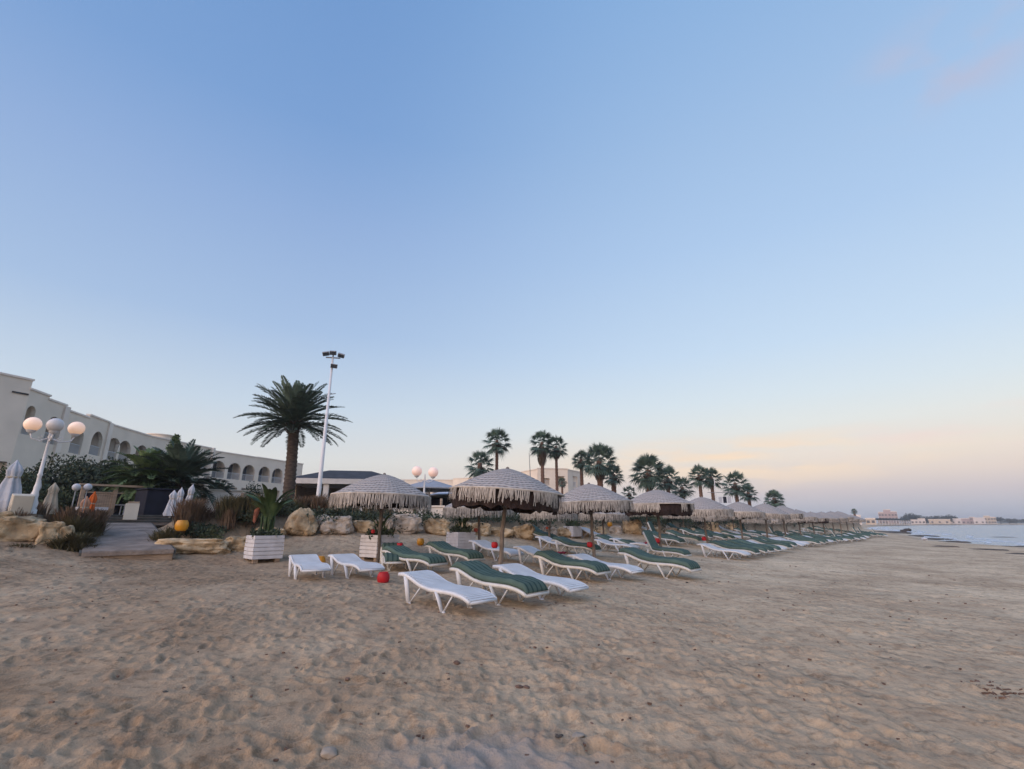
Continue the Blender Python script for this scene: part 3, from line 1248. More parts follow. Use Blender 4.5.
lounger(lo_bare, -1.03, 8.03, 'bare white plastic lounger, nearest to the viewer, in front of the green striped one', TH, .84)
lounger(lo_green, -.26, 8.72, 'green striped cushioned lounger beside the nearest bare white lounger')
lounger(lo_bare, .46, 9.35, 'bare white lounger with its foot end just beyond the nearest green striped cushion')
lounger(lo_green, 1.31, 11.75, 'green cushioned lounger under the near side of the striped looking parasol')
lounger(lo_bare, 2.15, 12.25, 'bare white lounger reaching out beyond the green one below the striped looking parasol')
lounger(lo_bare, .85, 14.1, 'bare white lounger with a dark red cloth, between the two nearest parasol poles')
lounger(lo_bare, -.5, 15.2, 'bare white lounger beside the red pot on the largest parasol')
lounger(lo_green, -1.55, 13.7, 'green cushioned lounger in front of the third slatted planter from the left')
lounger(lo_green, 3.62, 12.95, 'green cushioned lounger whose white V legs stand clear in front of the third seaward parasol', TH, .97)
lounger(lo_up, 5.0, 17.2, 'lounger with raised green backrest beside the third seaward parasol pole')
lounger(lo_bare, -4.2, 10.75, 'bare white lounger nearest the planter with the banana plant', TH - .3, .82)
lounger(lo_bare, -3.35, 11.1, 'bare white lounger next to the red pot, beside the leftmost white lounger', TH - .12, .82)
lounger(lo_green, -2.95, 13.0, 'green cushioned lounger with its foot towards the viewer, under the leftmost parasol', TH - .55)
lounger(lo_green, -2.35, 12.35, 'low green lounger right beside the one under the leftmost parasol', TH + .05)
sea = Vector((.757, -.65, 0))
alg = Vector((.65, .757, 0))
rl = random.Random(21)
for k, p in enumerate(FRONT):
    n = 0
    if k >= 2:
        offs = [(2.25, -1.7), (2.2, -.45), (2.2, .9), (2.1, 2.2)] if k > 2 else [(2.3, .3), (2.2, 1.4), (2.2, 2.6)]
        for a, b in offs:
            q = p + sea * (a + rl.uniform(-.2, .2)) + alg * (b + rl.uniform(-.15, .15))
            kind = rl.choice([lo_green] * 14 + [lo_up] + [lo_bare] * 4)
            what = {lo_green: 'green cushioned', lo_up: 'raised back green', lo_bare: 'bare white'}[kind]
            lounger(kind, q.x, q.y, '%s lounger, %s on the sea side of the %s seaward row parasol' % (what, ORD[n], ORD[k]), TH + rl.uniform(-.13, .13))
            n += 1
    if k >= 1:
        n = 0
        for a, b in ([(-1.5, -.9), (-1.4, .7)] if k > 1 else [(-1.3, 1.1)]):
            q = p + sea * (a + rl.uniform(-.2, .2)) + alg * (b + rl.uniform(-.15, .15))
            kind = rl.choice([lo_green] * 12 + [lo_up] + [lo_bare] * 4)
            what = {lo_green: 'green cushioned', lo_up: 'raised back green', lo_bare: 'bare white'}[kind]
            lounger(kind, q.x, q.y, '%s lounger, %s on the land side of the %s seaward row parasol' % (what, ORD[n], ORD[k]), TH + rl.uniform(-.13, .13))
            n += 1
for k, p in enumerate(BACK):
    if k < 2:
        continue
    n = 0
    for a, b in ([(1.2, -1.0), (-.9, .8)] if k < 9 else [(1.1, 0)]):
        q = p + sea * (a + rl.uniform(-.15, .15)) + alg * (b + rl.uniform(-.15, .15))
        kind = rl.choice([lo_green] * 12 + [lo_up] + [lo_bare] * 4)
        what = {lo_green: 'green cushioned', lo_up: 'raised back green', lo_bare: 'bare white'}[kind]
        lounger(kind, q.x, q.y, '%s lounger, %s beside the %s landward row parasol' % (what, ORD[n], ORD[k]), TH + rl.uniform(-.16, .16))
        n += 1

# ------------------------------------------------------------------ stones of the bank


def rock(px, t, w, h, d, label, mat='rock', seed=0, py=523, sink=.12, peak=0.0, rz=None, cat='boulder', name='boulder', group='stones along the foot of the planted bank', zoff=0, boxy=.55):
    bm = bmesh.new()
    bmesh.ops.create_icosphere(bm, subdivisions=5, radius=1)
    off = Vector((seed * 3.7, seed * 1.3, seed * 2.1))
    for v in bm.verts:
        p = v.co.copy()
        # boxy super-ellipsoid
        q = Vector([math.copysign(abs(c) ** boxy, c) for c in p])
        n = mnoise.fractal(q * 1.3 + off, 1.0, 2.0, 4) * .20 + mnoise.noise(q * .8 + off) * .16
        cr = mnoise.noise(q * 3.1 + off)
        n -= .13 * max(0, min(1, (cr - .2) * 6))
        n += .05 * mnoise.noise(q * 7 + off) + .03 * mnoise.noise(q * 15 + off)
        q = q * (.86 + n)
        if peak and q.z > 0:
            q.x *= 1 - peak * q.z
            q.y *= 1 - peak * q.z
        v.co = (q.x * w / 2 * 1.06, q.y * d / 2, (q.z * .5 + .5) * (h + sink) - sink)
    me = bpy.data.meshes.new(name)
    bm.to_mesh(me)
    bm.free()
    me.shade_smooth()
    me.materials.append(M[mat])
    o = bpy.data.objects.new(name, me)
    COL.objects.link(o)
    g = G(px, t, py)
    o.location = g + Vector((0, 0, zoff))
    o.rotation_euler.z = rz if rz is not None else math.atan2(-g.x, g.y) * -1 * -1
    return tag(o, label, cat, group)


def bank_rock(*a, **k):
    return rock(*a, **k)


rock(-22, 11.5, 1.1, .56, .8, 'ochre wall stone cut by the left edge of the photo', 'rock', 1, 540, boxy=.36)
rock(17, 11.75, 1.0, .54, .8, 'long ochre wall stone below the leaning lamp post', 'rock', 2, 540, boxy=.36)
rock(49, 11.95, .50, .52, .7, 'squarish pale ochre stone just right of the lamp foot', 'rock', 3, 538, boxy=.36)
rock(65, 12.1, .34, .46, .6, 'small rounded stone ending the left wall beside the ramp', 'rock', 4, 538, boxy=.36)
rock(199, 13.3, 1.75, .36, .9, 'long flat ochre stone under the yellow pot', 'rock', 5, 540)
rock(240, 14.1, .8, .32, .8, 'low ochre stone beside the planter with the banana plant', 'rock', 6, 535)
rock(301, 15.9, 1.02, .84, .8, 'tall peaked sandy yellow boulder below the floodlight pole', 'rock', 7, 531, peak=.5)
rock(337, 16.4, 1.0, .6, .8, 'pale grey block with a flat top, right of the peaked boulder', 'rock_grey', 8, 531)
rock(364, 17.0, .8, .38, .7, 'low ochre stone seen behind the leftmost parasol pole', 'rock', 9, 531)
rock(404, 17.7, 1.3, .68, .8, 'broad greyish block just right of the leftmost parasol', 'rock_grey', 10, 533)
rock(437, 18.3, .98, .6, .8, 'square orange ochre block left of the third planter', 'rock', 11, 533)
rock(463, 19.0, .75, .5, .7, 'pale ochre stone behind the third planter', 'rock', 12, 533)
rock(501, 20.4, 1.05, .36, .8, 'low ochre stone behind the largest parasol pole', 'rock', 13, 536)
rock(523, 21.0, .95, .6, .8, 'rounded ochre boulder just right of the largest parasol pole', 'rock', 14, 535)
rock(549, 22.7, .7, .5, .7, 'greyish stone behind the thin pole left of the striped parasol', 'rock_grey', 15, 534)
rock(566, 23.5, .85, .45, .7, 'ochre stone left of the striped looking parasol pole', 'rock', 16, 534)
rock(600, 25.3, .7, .4, .7, 'small ochre stone right of the striped looking parasol pole', 'rock', 17, 533)
rock(632, 26.6, 1.05, .8, .9, 'big round topped pale ochre boulder left of the third seaward parasol', 'rock', 18, 534)
rock(652, 28.0, .95, .4, .8, 'low ochre stone right of the big round topped boulder', 'rock', 19, 534)
rock(690, 32.0, .9, .55, .8, 'ochre stone right of the third seaward parasol', 'rock', 20, 532)
rock(713, 36.0, 1.0, .8, .8, 'tall ochre stone behind the fourth seaward parasol', 'rock', 21, 532)
rock(731, 40.0, 1.1, .6, .9, 'ochre stone between the fourth and fifth seaward parasols', 'rock', 22, 532)

rock(270, 15.2, .9, .36, .7, 'low ochre stone hidden behind the banana planter', 'rock', 40, 533)
rock(320, 16.6, .5, .4, .6, 'small stone wedged between peaked boulder and grey block', 'rock_grey', 41, 531)
rock(383, 17.3, .7, .55, .7, 'greyish stone right behind the leftmost parasol pole', 'rock_grey', 42, 532)
rock(481, 19.8, .8, .5, .7, 'ochre stone behind the low parasol pole', 'rock', 43, 534)
rock(536, 21.9, .6, .42, .7, 'small ochre stone right of the rounded boulder', 'rock', 44, 534)
rock(583, 24.4, .8, .5, .7, 'ochre stone just left of the striped looking parasol pole', 'rock', 45, 533)
rock(616, 26.0, .7, .45, .7, 'small pale stone left of the big round topped boulder', 'rock_grey', 46, 533)
rock(671, 30, .9, .5, .8, 'pale stone behind the third seaward parasol pole', 'rock_grey', 47, 533)

# ------------------------------------------------------------------ foliage


def np_mesh(name, co, faces, mat, parent=None, smooth=False):
    me = bpy.data.meshes.new(name)
    k = faces.shape[1]
    me.vertices.add(len(co))
    me.vertices.foreach_set('co', co.ravel().astype(np.float32))
    me.loops.add(faces.size)
    me.loops.foreach_set('vertex_index', faces.ravel().astype(np.int32))
    me.polygons.add(len(faces))
    me.polygons.foreach_set('loop_start', (np.arange(len(faces)) * k).astype(np.int32))
    me.update(calc_edges=True)
    me.materials.append(mat)
    o = bpy.data.objects.new(name, me)
    COL.objects.link(o)
    if parent:
        o.parent = parent
    return o


def leaf_quads(centers, size, rng, up=.4, asp=.45):
    n = len(centers)
    d = rng.normal(size=(n, 3))
    d[:, 2] += up
    d /= np.linalg.norm(d, axis=1)[:, None]
    e = np.cross(d, rng.normal(size=(n, 3)))
    e /= np.linalg.norm(e, axis=1)[:, None]
    s = (size * rng.uniform(.6, 1.4, n))[:, None]
    co = np.stack([centers, centers + d * s * .5 + e * s * asp * .5, centers + d * s, centers + d * s * .5 - e * s * asp * .5], 1).reshape(-1, 3)
    return co, np.arange(4 * n).reshape(-1, 4)


def clump_points(n, blobs, rng):
    """points near the surfaces of several ellipsoids (cx,cy,cz,rx,ry,rz)"""
    b = np.array(blobs, float)
    vol = b[:, 3] * b[:, 4] + b[:, 4] * b[:, 5] + b[:, 3] * b[:, 5]
    ix = rng.choice(len(b), n, p=vol / vol.sum())
    d = rng.normal(size=(n, 3))
    d /= np.linalg.norm(d, axis=1)[:, None]
    r = rng.uniform(.55, 1.06, n)[:, None]
    p = b[ix, :3] + d * r * b[ix, 3:]
    return p


def shrub(px, t, w, h, label, mat='shrub', n=1300, leaf=.09, seed=0, py=516, name='shrub', cat='shrub', group=None, d=None, z0=None, nb=9):
    rng = np.random.default_rng(seed + 100)
    g = G(px, t, py)
    if z0 is not None:
        g.z = z0
    d = d or w * .8
    root = thing(name, label, cat, g, math.atan2(-g.x, g.y), group)
    blobs = []
    for i in range(nb):
        a = rng.uniform(-1, 1)
        hh = h * (1 - .45 * abs(a)) * rng.uniform(.55, 1)
        blobs.append((a * w * .38, rng.uniform(-.3, .3) * d, hh * .5, w * rng.uniform(.16, .27), d * rng.uniform(.2, .32), hh * .52))
    P = clump_points(n, blobs, rng)
    P = P[P[:, 2] > -.1]
    co, f = leaf_quads(P, leaf, rng)
    np_mesh('foliage', co, f, M[mat], root)
    sm = MB()
    for i in range(6):
        b = blobs[i % nb]
        sm.tube([(b[0] * .4, b[1] * .4, -.15), (b[0] * .8, b[1] * .8, b[2] * .6), (b[0], b[1], b[2] * 1.1)], [.03, .02, .01], 5)
    sm.build('stem', M['trunk'], root)
    return root


def blades(px, t, w, h, label, mat='dry', n=1500, seed=0, py=516, name='grass_tussock', cat='tussock', group=None, d=None, spread=.5, lean=(0, 0)):
    rng = np.random.default_rng(seed + 500)
    g = G(px, t, py)
    d = d or w * .7
    ncl = max(4, int(w / .22))
    cl = np.stack([rng.uniform(-.5, .5, ncl) * w, rng.uniform(-.5, .5, ncl) * d], 1)
    ix = rng.integers(0, ncl, n)
    base = cl[ix] + rng.normal(size=(n, 2)) * .07
    ch = rng.uniform(.6, 1, ncl)
    hh = h * ch[ix] * rng.uniform(.5, 1.05, n)
    a = rng.uniform(0, 2 * math.pi, n)
    bend = rng.uniform(.1, spread, n) * hh
    dx, dy = np.cos(a) * bend + lean[0] * hh, np.sin(a) * bend + lean[1] * hh
    wd = rng.uniform(.008, .017, n) * (1 + t / 40)
    tx, ty = -np.sin(a) * wd, np.cos(a) * wd
    zb = np.full(n, -.08)
    rows = []
    for k, ww in ((0, 1.0), (.4, .9), (.75, .6), (1.0, .15)):
        q = k ** 1.7
        x = base[:, 0] + dx * q
        y = base[:, 1] + dy * q
        z = zb + hh * (k - .12 * k * k * spread)
        rows.append(np.stack([x - tx * ww, y - ty * ww, z], 1))
        rows.append(np.stack([x + tx * ww, y + ty * ww, z], 1))
    co = np.stack(rows, 1).reshape(-1, 3)
    o = np.arange(n)[:, None] * 8
    f = np.concatenate([o + np.array([[0, 1, 3, 2]]), o + np.array([[2, 3, 5, 4]]), o + np.array([[4, 5, 7, 6]])])
    ob = np_mesh(name, co, f, M[mat])
    ob.location = g
    ob.rotation_euler.z = math.atan2(-g.x, g.y)
    return tag(ob, label, cat, group)


GS = 'brown and green tussocks along the top of the bank'
blades(60, 12.9, 1.6, .72, 'reddish brown tussock just right of the lamp post foot', 'dry', 1600, 1, 512, group=GS)
blades(80, 12.8, .7, .8, 'olive brown grass hanging beside the left edge of the ramp', 'olive', 1400, 2, 535, group=GS, spread=.9)
blades(74, 12.0, 1.0, .55, 'low olive grass on the sand at the near left corner of the ramp', 'olive', 1800, 3, 545, group=GS, spread=1.1)
blades(58, 11.4, 1.3, .36, 'thin grass patch on the sand below the left wall', 'olive', 1100, 4, 548, group=GS, spread=1.2)
blades(5, 12.6, 1.2, .5, 'brown dry grass at the left edge of the photo', 'dry', 900, 5, 512, group=GS)
blades(182, 13.4, .6, .4, 'green brown grass spilling over the right side of the ramp', 'olive', 900, 6, 546, group=GS, spread=1.1)
blades(170, 13.6, .7, .62, 'olive tussock between the ramp and the yellow pot', 'olive', 1200, 7, 530, group=GS, spread=.8)
blades(205, 14.6, 1.5, .95, 'tall reddish brown tussock behind the yellow pot', 'dry', 2600, 8, 515, group=GS)
blades(232, 15.2, 1.3, .85, 'olive green tussock between yellow pot and banana plant', 'olive', 2000, 9, 515, group=GS)
blades(322, 18.6, 2.2, 1.05, 'big brown tussock at the foot of the floodlight pole', 'dry', 3200, 10, 512, group=GS, d=1.0)
blades(300, 18.0, 1.2, .8, 'olive tussock left of the floodlight pole', 'olive', 1500, 11, 512, group=GS)
blades(350, 18.8, 1.4, .85, 'olive tussock right of the floodlight pole', 'olive', 1700, 12, 512, group=GS)
shrub(196, 14.3, 1.6, .55, 'dark green low bush around the yellow pot', 'hedge', 1700, .08, 1, 520)
shrub(246, 15.3, 1.4, .72, 'dark green bush left of the banana plant', 'hedge', 1500, .09, 2, 516)
shrub(285, 16.6, 1.3, .72, 'dark green bush right of the banana plant', 'hedge', 1500, .09, 3, 514)
shrub(318, 17.3, .9, .75, 'dark bush falling between peaked boulder and grey block', 'hedge', 1100, .08, 4, 522, z0=1.25)
shrub(345, 18.0, 1.5, .5, 'low dark bush above the grey block', 'hedge', 1300, .08, 5, 516)
shrub(212, 13.9, .5, .5, 'dark weeds hanging down between two ochre stones', 'shrub', 500, .07, 6, 535, z0=.95)


def ground_cover():
    rng = np.random.default_rng(77)
    pts = []
    seg = BANK[8:16]
    for (x0, y0), (x1, y1) in zip(seg[:-1], seg[1:]):
        l = math.hypot(x1 - x0, y1 - y0)
        n = int(l * 520)
        k = rng.random(n)
        nx, ny = -(y1 - y0) / l, (x1 - x0) / l
        off = np.abs(rng.normal(size=n)) * 1.1 - .05
        hump = fbm(k * l * .9 + x0, off * 1.2 + y0, 41)
        keep = rng.random(n) < np.clip((hump - .25) * 3.4, 0, 1)
        x, y = x0 + (x1 - x0) * k + nx * off, y0 + (y1 - y0) * k + ny * off
        z = terrain(x, y)[0]
        z = np.maximum(z, 1.5) + rng.random(n) * (.12 + .5 * np.clip(hump - .3, 0, 1))
        pts.append(np.stack([x, y, z], 1)[keep])
        # trailing strands down the face
        m = int(l * 150)
        k = rng.random(m)
        strand = fbm(k * l * 2.3 + x0 * 3, np.full(m, 3.3), 47)
        drop = rng.random(m) * np.clip((strand - .42) * 3.6, .06, .8)
        x, y = x0 + (x1 - x0) * k - nx * .42, y0 + (y1 - y0) * k - ny * .42
        pts.append(np.stack([x + rng.normal(size=m) * .08, y + rng.normal(size=m) * .08, 1.68 - drop], 1))
    P = np.concatenate(pts)
    co, f = leaf_quads(P, .11, rng)
    o = np_mesh('ground_cover', co, f, M['hedge'])
    tag(o, 'dark green trailing ground cover along the top of the stone bank', 'ground cover', kind='stuff')


ground_cover()

for i, (px, t, w, h) in enumerate([(432, 22, 1.6, .5), (492, 24, 2.2, .95), (528, 25, 2.2, 1.1), (560, 26.5, 1.8, .8), (583, 27.5, 1.5, 1.0), (612, 29, 1.6, .9), (645, 31, 2.6, 1.2), (672, 34, 2.6, 1.3), (697, 38, 2.4, 1.1), (722, 42, 2.6, 1.1), (748, 48, 3, 1.2), (772, 55, 3, 1.2)]):
    where = ['right of the second globe lamp', 'behind the low parasol', 'right behind the largest parasol', 'above the greyish stone', 'left of the striped looking parasol', 'right of the striped looking parasol', 'behind the big round topped boulder',
             'behind the third seaward parasol', 'left of the fourth seaward parasol', 'right of the fourth seaward parasol', 'behind the fifth seaward parasol', 'behind the sixth seaward parasol'][i]
    shrub(px, t, w, h, 'dark green bank bush ' + where, 'hedge' if i % 3 else 'shrub', 1500, .10 + t * .001, 20 + i, 518, group='bushes along the far part of the bank')

# ------------------------------------------------------------------ palms


def frond(L0, e0, droop, rng, nl=34, lw=.05, ll=.42, tw=0.0):
    """pinnate leaf in the xz plane starting at origin, returns verts, quads"""
    m = 14
    p = np.zeros((m + 1, 3))
    ang = e0
    dirs = []
    for i in range(m):
        d = np.array([math.cos(ang), 0, math.sin(ang)])
        p[i + 1] = p[i] + d * L0 / m
        dirs.append(d)
        ang -= droop / m * (.5 + 1.0 * i / m)
    dirs.append(dirs[-1])
    vs, fs = [], []

    def quad(a, b, c, d):
        o = len(vs)
        vs.extend([a, b, c, d])
        fs.append((o, o + 1, o + 2, o + 3))
    for i in range(m):
        w = .028 * (1 - i / m) + .006
        y = np.array([0, w, 0])
        quad(p[i] - y, p[i] + y, p[i + 1] + y * .9, p[i + 1] - y * .9)
        n = np.array([-dirs[i][2], 0, dirs[i][0]]) * w
        quad(p[i] - n, p[i] + n, p[i + 1] + n * .9, p[i + 1] - n * .9)
    for k in range(nl):
        q = .12 + .88 * k / nl
        f = q * m
        i = min(int(f), m - 1)
        a = p[i] + (p[i + 1] - p[i]) * (f - i)
        d = dirs[i]
        up = np.array([-d[2], 0, d[0]])
        l = ll * (math.sin(math.pi * (.12 + .86 * q)) ** .6) * rng.uniform(.85, 1.12)
        for s in (-1, 1):
            dd = d * .62 + np.array([0, s * .72, 0]) + up * rng.uniform(.12, .42)
            dd /= np.linalg.norm(dd)
            tip = a + dd * l + np.array([0, 0, -.12 * l])
            mid = a + dd * l * .5
            e = np.cross(dd, up + np.array([0, s * .3, 0]))
            e = e / np.linalg.norm(e) * lw * .5
            quad(a, mid + e, tip, mid - e)
    return np.array(vs), np.array(fs)


def rotz(co, a, tw=0):
    c, s = math.cos(a), math.sin(a)
    return np.stack([co[:, 0] * c - co[:, 1] * s, co[:, 0] * s + co[:, 1] * c, co[:, 2]], 1)


def trunk_mesh(h, r0, r1, lean=(0, 0), seed=0, ring=.11, n=12):
    mb = MB()
    m = max(4, int(h / ring))
    pts, rad = [], []
    for i in range(m + 1):
        k = i / m
        pts.append((lean[0] * k * k, lean[1] * k * k, -.3 + (h + .3) * k))
        rad.append((r0 + (r1 - r0) * k) * (1 + (.09 if i % 2 else -.05)))
    mb.tube(pts, rad, n)
    return mb


def date_palm(px, t, h, L0, nf, label, mat='palm', seed=0, trunk_r=(.3, .27), py=500, z0=None, emin=-25, lean=(0, 0), lw=.055, ll=.42, droop=(.7, 1.25), nl=36):
    rng = np.random.default_rng(seed)
    g = G(px, t, py)
    if z0 is not None:
        g.z = z0
    root = thing('date_palm', label, 'palm tree', g)
    tm = trunk_mesh(h, trunk_r[0], trunk_r[1], lean, seed)
    # stubs of cut leaf bases under the crown
    for i in range(40):
        a = i * 2.399
        z = h - .05 - .9 * (i / 40) * min(1, h / 3)
        r = trunk_r[1] * (1.0 + .15 * math.sin(i))
        tm.tube([(lean[0] + r * .7 * math.cos(a), lean[1] + r * .7 * math.sin(a), z), (lean[0] + (r + .16) * math.cos(a), lean[1] + (r + .16) * math.sin(a), z + .22)], [.05, .03], 4)
    tm.build('trunk', M['trunk'], root, True)
    V, Fs, o = [], [], 0
    for i in range(nf):
        k = (i + .5) / nf
        e0 = R(88) - (R(88) - R(emin)) * k ** .85 + rng.uniform(-.12, .12)
        co, f = frond(L0 * rng.uniform(.82, 1.08) * (.72 + .28 * min(1, k * 2.2)), e0, rng.uniform(*droop) * (.35 + .65 * min(1, math.cos(e0) + .15)), rng, nl, lw, ll)
        a = i * 2.39996 + rng.uniform(-.2, .2)
        co = rotz(co + np.array([trunk_r[1] * .5, 0, 0]), a) + np.array([lean[0], lean[1], h + .1 - .5 * k * min(1, h / 3)])
        V.append(co)
        Fs.append(f + o)
        o += len(co)
    np_mesh('crown', np.concatenate(V), np.concatenate(Fs), M[mat], root)
    return root


date_palm(287.5, 27, 5.6, 2.95, 84, 'tall date palm with a thick trunk standing beside the floodlight pole', 'palm', 4, (.32, .27), 505, emin=-14, ll=.46, lw=.07, nl=42, droop=(.5, .85), lean=(-.2, 0))
date_palm(176, 20, 1.5, 2.15, 60, 'short dark date palm with arching fronds behind the three white wrapped parasols', 'palm', 5, (.2, .18), 505, emin=-12, ll=.38)
date_palm(140, 19.4, 1.5, 1.65, 60, 'short light green bushy palm in front of the hotel, left of the dark palm', 'palm_light', 6, (.18, .16), 508, emin=-30, ll=.36, droop=(.9, 1.5))
date_palm(216, 24, 1.0, 1.0, 40, 'small dark palm in front of the lower hotel windows', 'palm', 7, (.12, .11), 505, emin=-10, ll=.25)
date_palm(96, 23, .9, 2.0, 55, 'dark low palm behind the wooden rail', 'hedge', 8, (.2, .18), 505, emin=-20)


def fan_leaf(rng, Rf, pet, e0, seg=13):
    """petiole plus folded fan; starts at origin in the xz plane"""
    vs, fs = [], []

    def add(p, f):
        o = len(vs)
        vs.extend(p)
        fs.append(tuple(i + o for i in f))
    d = np.array([math.cos(e0), 0, math.sin(e0)])
    up = np.array([-d[2], 0, d[0]])
    y = np.array([0, 1.0, 0])
    hub = d * pet + np.array([0, 0, -.10 * pet])
    add([-y * .02, y * .02, hub + y * .012, hub - y * .012], (0, 1, 2, 3))
    add([-up * .02, up * .02, hub + up * .012, hub - up * .012], (0, 1, 2, 3))
    spread = R(118)
    fold = rng.uniform(.1, .35)
    dr = rng.uniform(.25, .5)
    for i in range(seg):
        a0 = -spread + 2 * spread * i / seg
        a1 = -spread + 2 * spread * (i + 1) / seg
        am = (a0 + a1) / 2

        def P(a, r, lift):
            q = d * math.cos(a) * r + y * math.sin(a) * r + up * (lift - fold * abs(math.sin(a)) * r)
            q = q + hub
            q[2] -= dr * (r / Rf) ** 2 * Rf * .5
            return q
        r1 = Rf * (.27 + .08 * rng.random())
        tip = Rf * rng.uniform(.9, 1.1) * (1 - .22 * abs(am) / spread)
        tp = P(am, tip, 0)
        tp[2] -= rng.uniform(.06, .2) * Rf
        add([hub, P(a0, r1, .0), tp, P(a1, r1, .0)], (0, 1, 2, 3))
        add([hub, P(a0 + .3 * (a1 - a0), r1 * .9, .05 * Rf), P(am, tip * .8, .04 * Rf), P(a1, r1, 0)], (0, 1, 2, 3))
    return np.array(vs), np.array(fs)


def fan_crown(seed, Rc, nl=34, emin=-45):
    rng = np.random.default_rng(seed)
    V, Fs, o = [], [], 0
    for i in range(nl):
        k = (i + .5) / nl
        e0 = R(86) - (R(86) - R(emin)) * k ** .9 + rng.uniform(-.12, .12)
        co, f = fan_leaf(rng, Rc * .50 * rng.uniform(.85, 1.12), Rc * .56 * rng.uniform(.8, 1.1), e0)
        co = rotz(co, i * 2.39996 + rng.uniform(-.25, .25))
        co[:, 2] -= .35 * Rc * .5 * k
        V.append(co)
        Fs.append(f + o)
        o += len(co)
    return np.concatenate(V), np.concatenate(Fs)


def skirt_mesh(seed, Rc, L0):
    rng = np.random.default_rng(seed)
    n = 150
    V, Fs = [], []
    for i in range(n):
        a = rng.uniform(0, 6.28)
        z0 = -.1 * Rc - rng.random() * L0 * .55
        r0 = .12 + .04 * rng.random()
        r1 = (.2 + .16 * rng.random()) * Rc * (.55 + .45 * math.sin(math.pi * min(1, -z0 / L0 + .25)))
        l = L0 * rng.uniform(.35, .5)
        w = rng.uniform(.04, .09)
        t = np.array([-math.sin(a), math.cos(a), 0])
        rd = np.array([math.cos(a), math.sin(a), 0])
        p = [rd * r0 + [0, 0, z0], rd * r1 + [0, 0, z0 - l * .5], rd * r1 * .75 + [0, 0, z0 - l]]
        o = len(V)
        V += [p[0] - t * w * .3, p[0] + t * w * .3, p[1] + t * w, p[1] - t * w, p[2] + t * w * .4, p[2] - t * w * .4]
        Fs += [(o, o + 1, o + 2, o + 3), (o + 3, o + 2, o + 4, o + 5)]
    return np.array(V), np.array(Fs)


def fan_palm(px, t, cy, rpx, label, seed, skirt=1.0, tr=.16, base=1.66, emin=-45, nl=34, red=True):
    depth = t
    d = ray(px, cy)
    x, y, zc = d[0] * depth, d[1] * depth, CAM_Z + d[2] * depth
    Rc = rpx * depth / F
    root = thing('fan_palm', label, 'palm tree', (x, y, base), group='fan palms behind the parasols')
    h = zc - base
    trunk_mesh(h, tr * 1.25, tr, (0, 0), seed, .16, 10).build('trunk', M['trunk_red' if red else 'trunk'], root, True)
    co, f = fan_crown(seed, Rc, nl, emin)
    co[:, 2] += h
    np_mesh('crown', co, f, M['fan'], root)
    if skirt:
        co, f = skirt_mesh(seed, Rc, skirt * Rc)
        co[:, 2] += h
        np_mesh('skirt', co, f, M['skirt'], root)
    return root


fan_palm(480, 50, 463, 17, 'short fan palm with a fat shaggy trunk, leftmost of the fan palms', 1, 1.2, .22, emin=-60)
fan_palm(497, 52, 440, 17, 'tall slender fan palm second from the left', 2, .5, .15)
fan_palm(542, 52, 442, 16, 'tall fan palm with a long brown skirt, left of a close pair', 3, 1.5, .17)
fan_palm(556, 53, 446, 14, 'thin fan palm with hanging dead leaves, right of a close pair', 4, .9, .14)
fan_palm(562, 60, 482, 6, 'tiny fan palm in front of the cream far building', 5, 0, .12)
fan_palm(581, 55, 459, 12, 'fan palm with reddish trunk at the left of the dense clump', 6, .8, .18)
fan_palm(599, 52, 459, 21, 'largest dense fan palm in the clump right of the cream building', 7, 1.0, .28, nl=48)
fan_palm(613, 56, 474, 13, 'lower fan palm at the right of the dense clump', 8, .6, .26)
fan_palm(629, 58, 493, 10, 'small sparse palm between the two big clumps', 9, .3, .14, nl=22)
fan_palm(648, 52, 470, 22, 'broad dense fan palm above the third seaward parasol', 10, .8, .3, nl=50)
fan_palm(667, 55, 477, 16, 'fan palm just right of the broad dense one', 11, .6, .2)
fan_palm(682, 57, 487, 14, 'low fan palm at the right of the second clump', 12, .6, .18)
fan_palm(699, 66, 475, 14, 'slim fan palm, left of the pair before the flagpole', 13, .4, .2)
fan_palm(711, 67, 477, 13, 'slim fan palm, right of the pair before the flagpole', 14, .4, .2)
fan_palm(735, 70, 483, 16, 'bushy fan palm right of the flagpole', 15, .5, .22)
fan_palm(748, 74, 492, 11, 'low fan palm at the right foot of the bushy one', 16, .5, .22)
fan_palm(774, 84, 498, 11.5, 'lone round fan palm, rightmost over the parasols', 17, .5, .25, nl=46)
fan_palm(854, 170, 511, 3.4, 'tiny distant palm above the last parasols', 18, 0, .3)

# ------------------------------------------------------------------ hotel


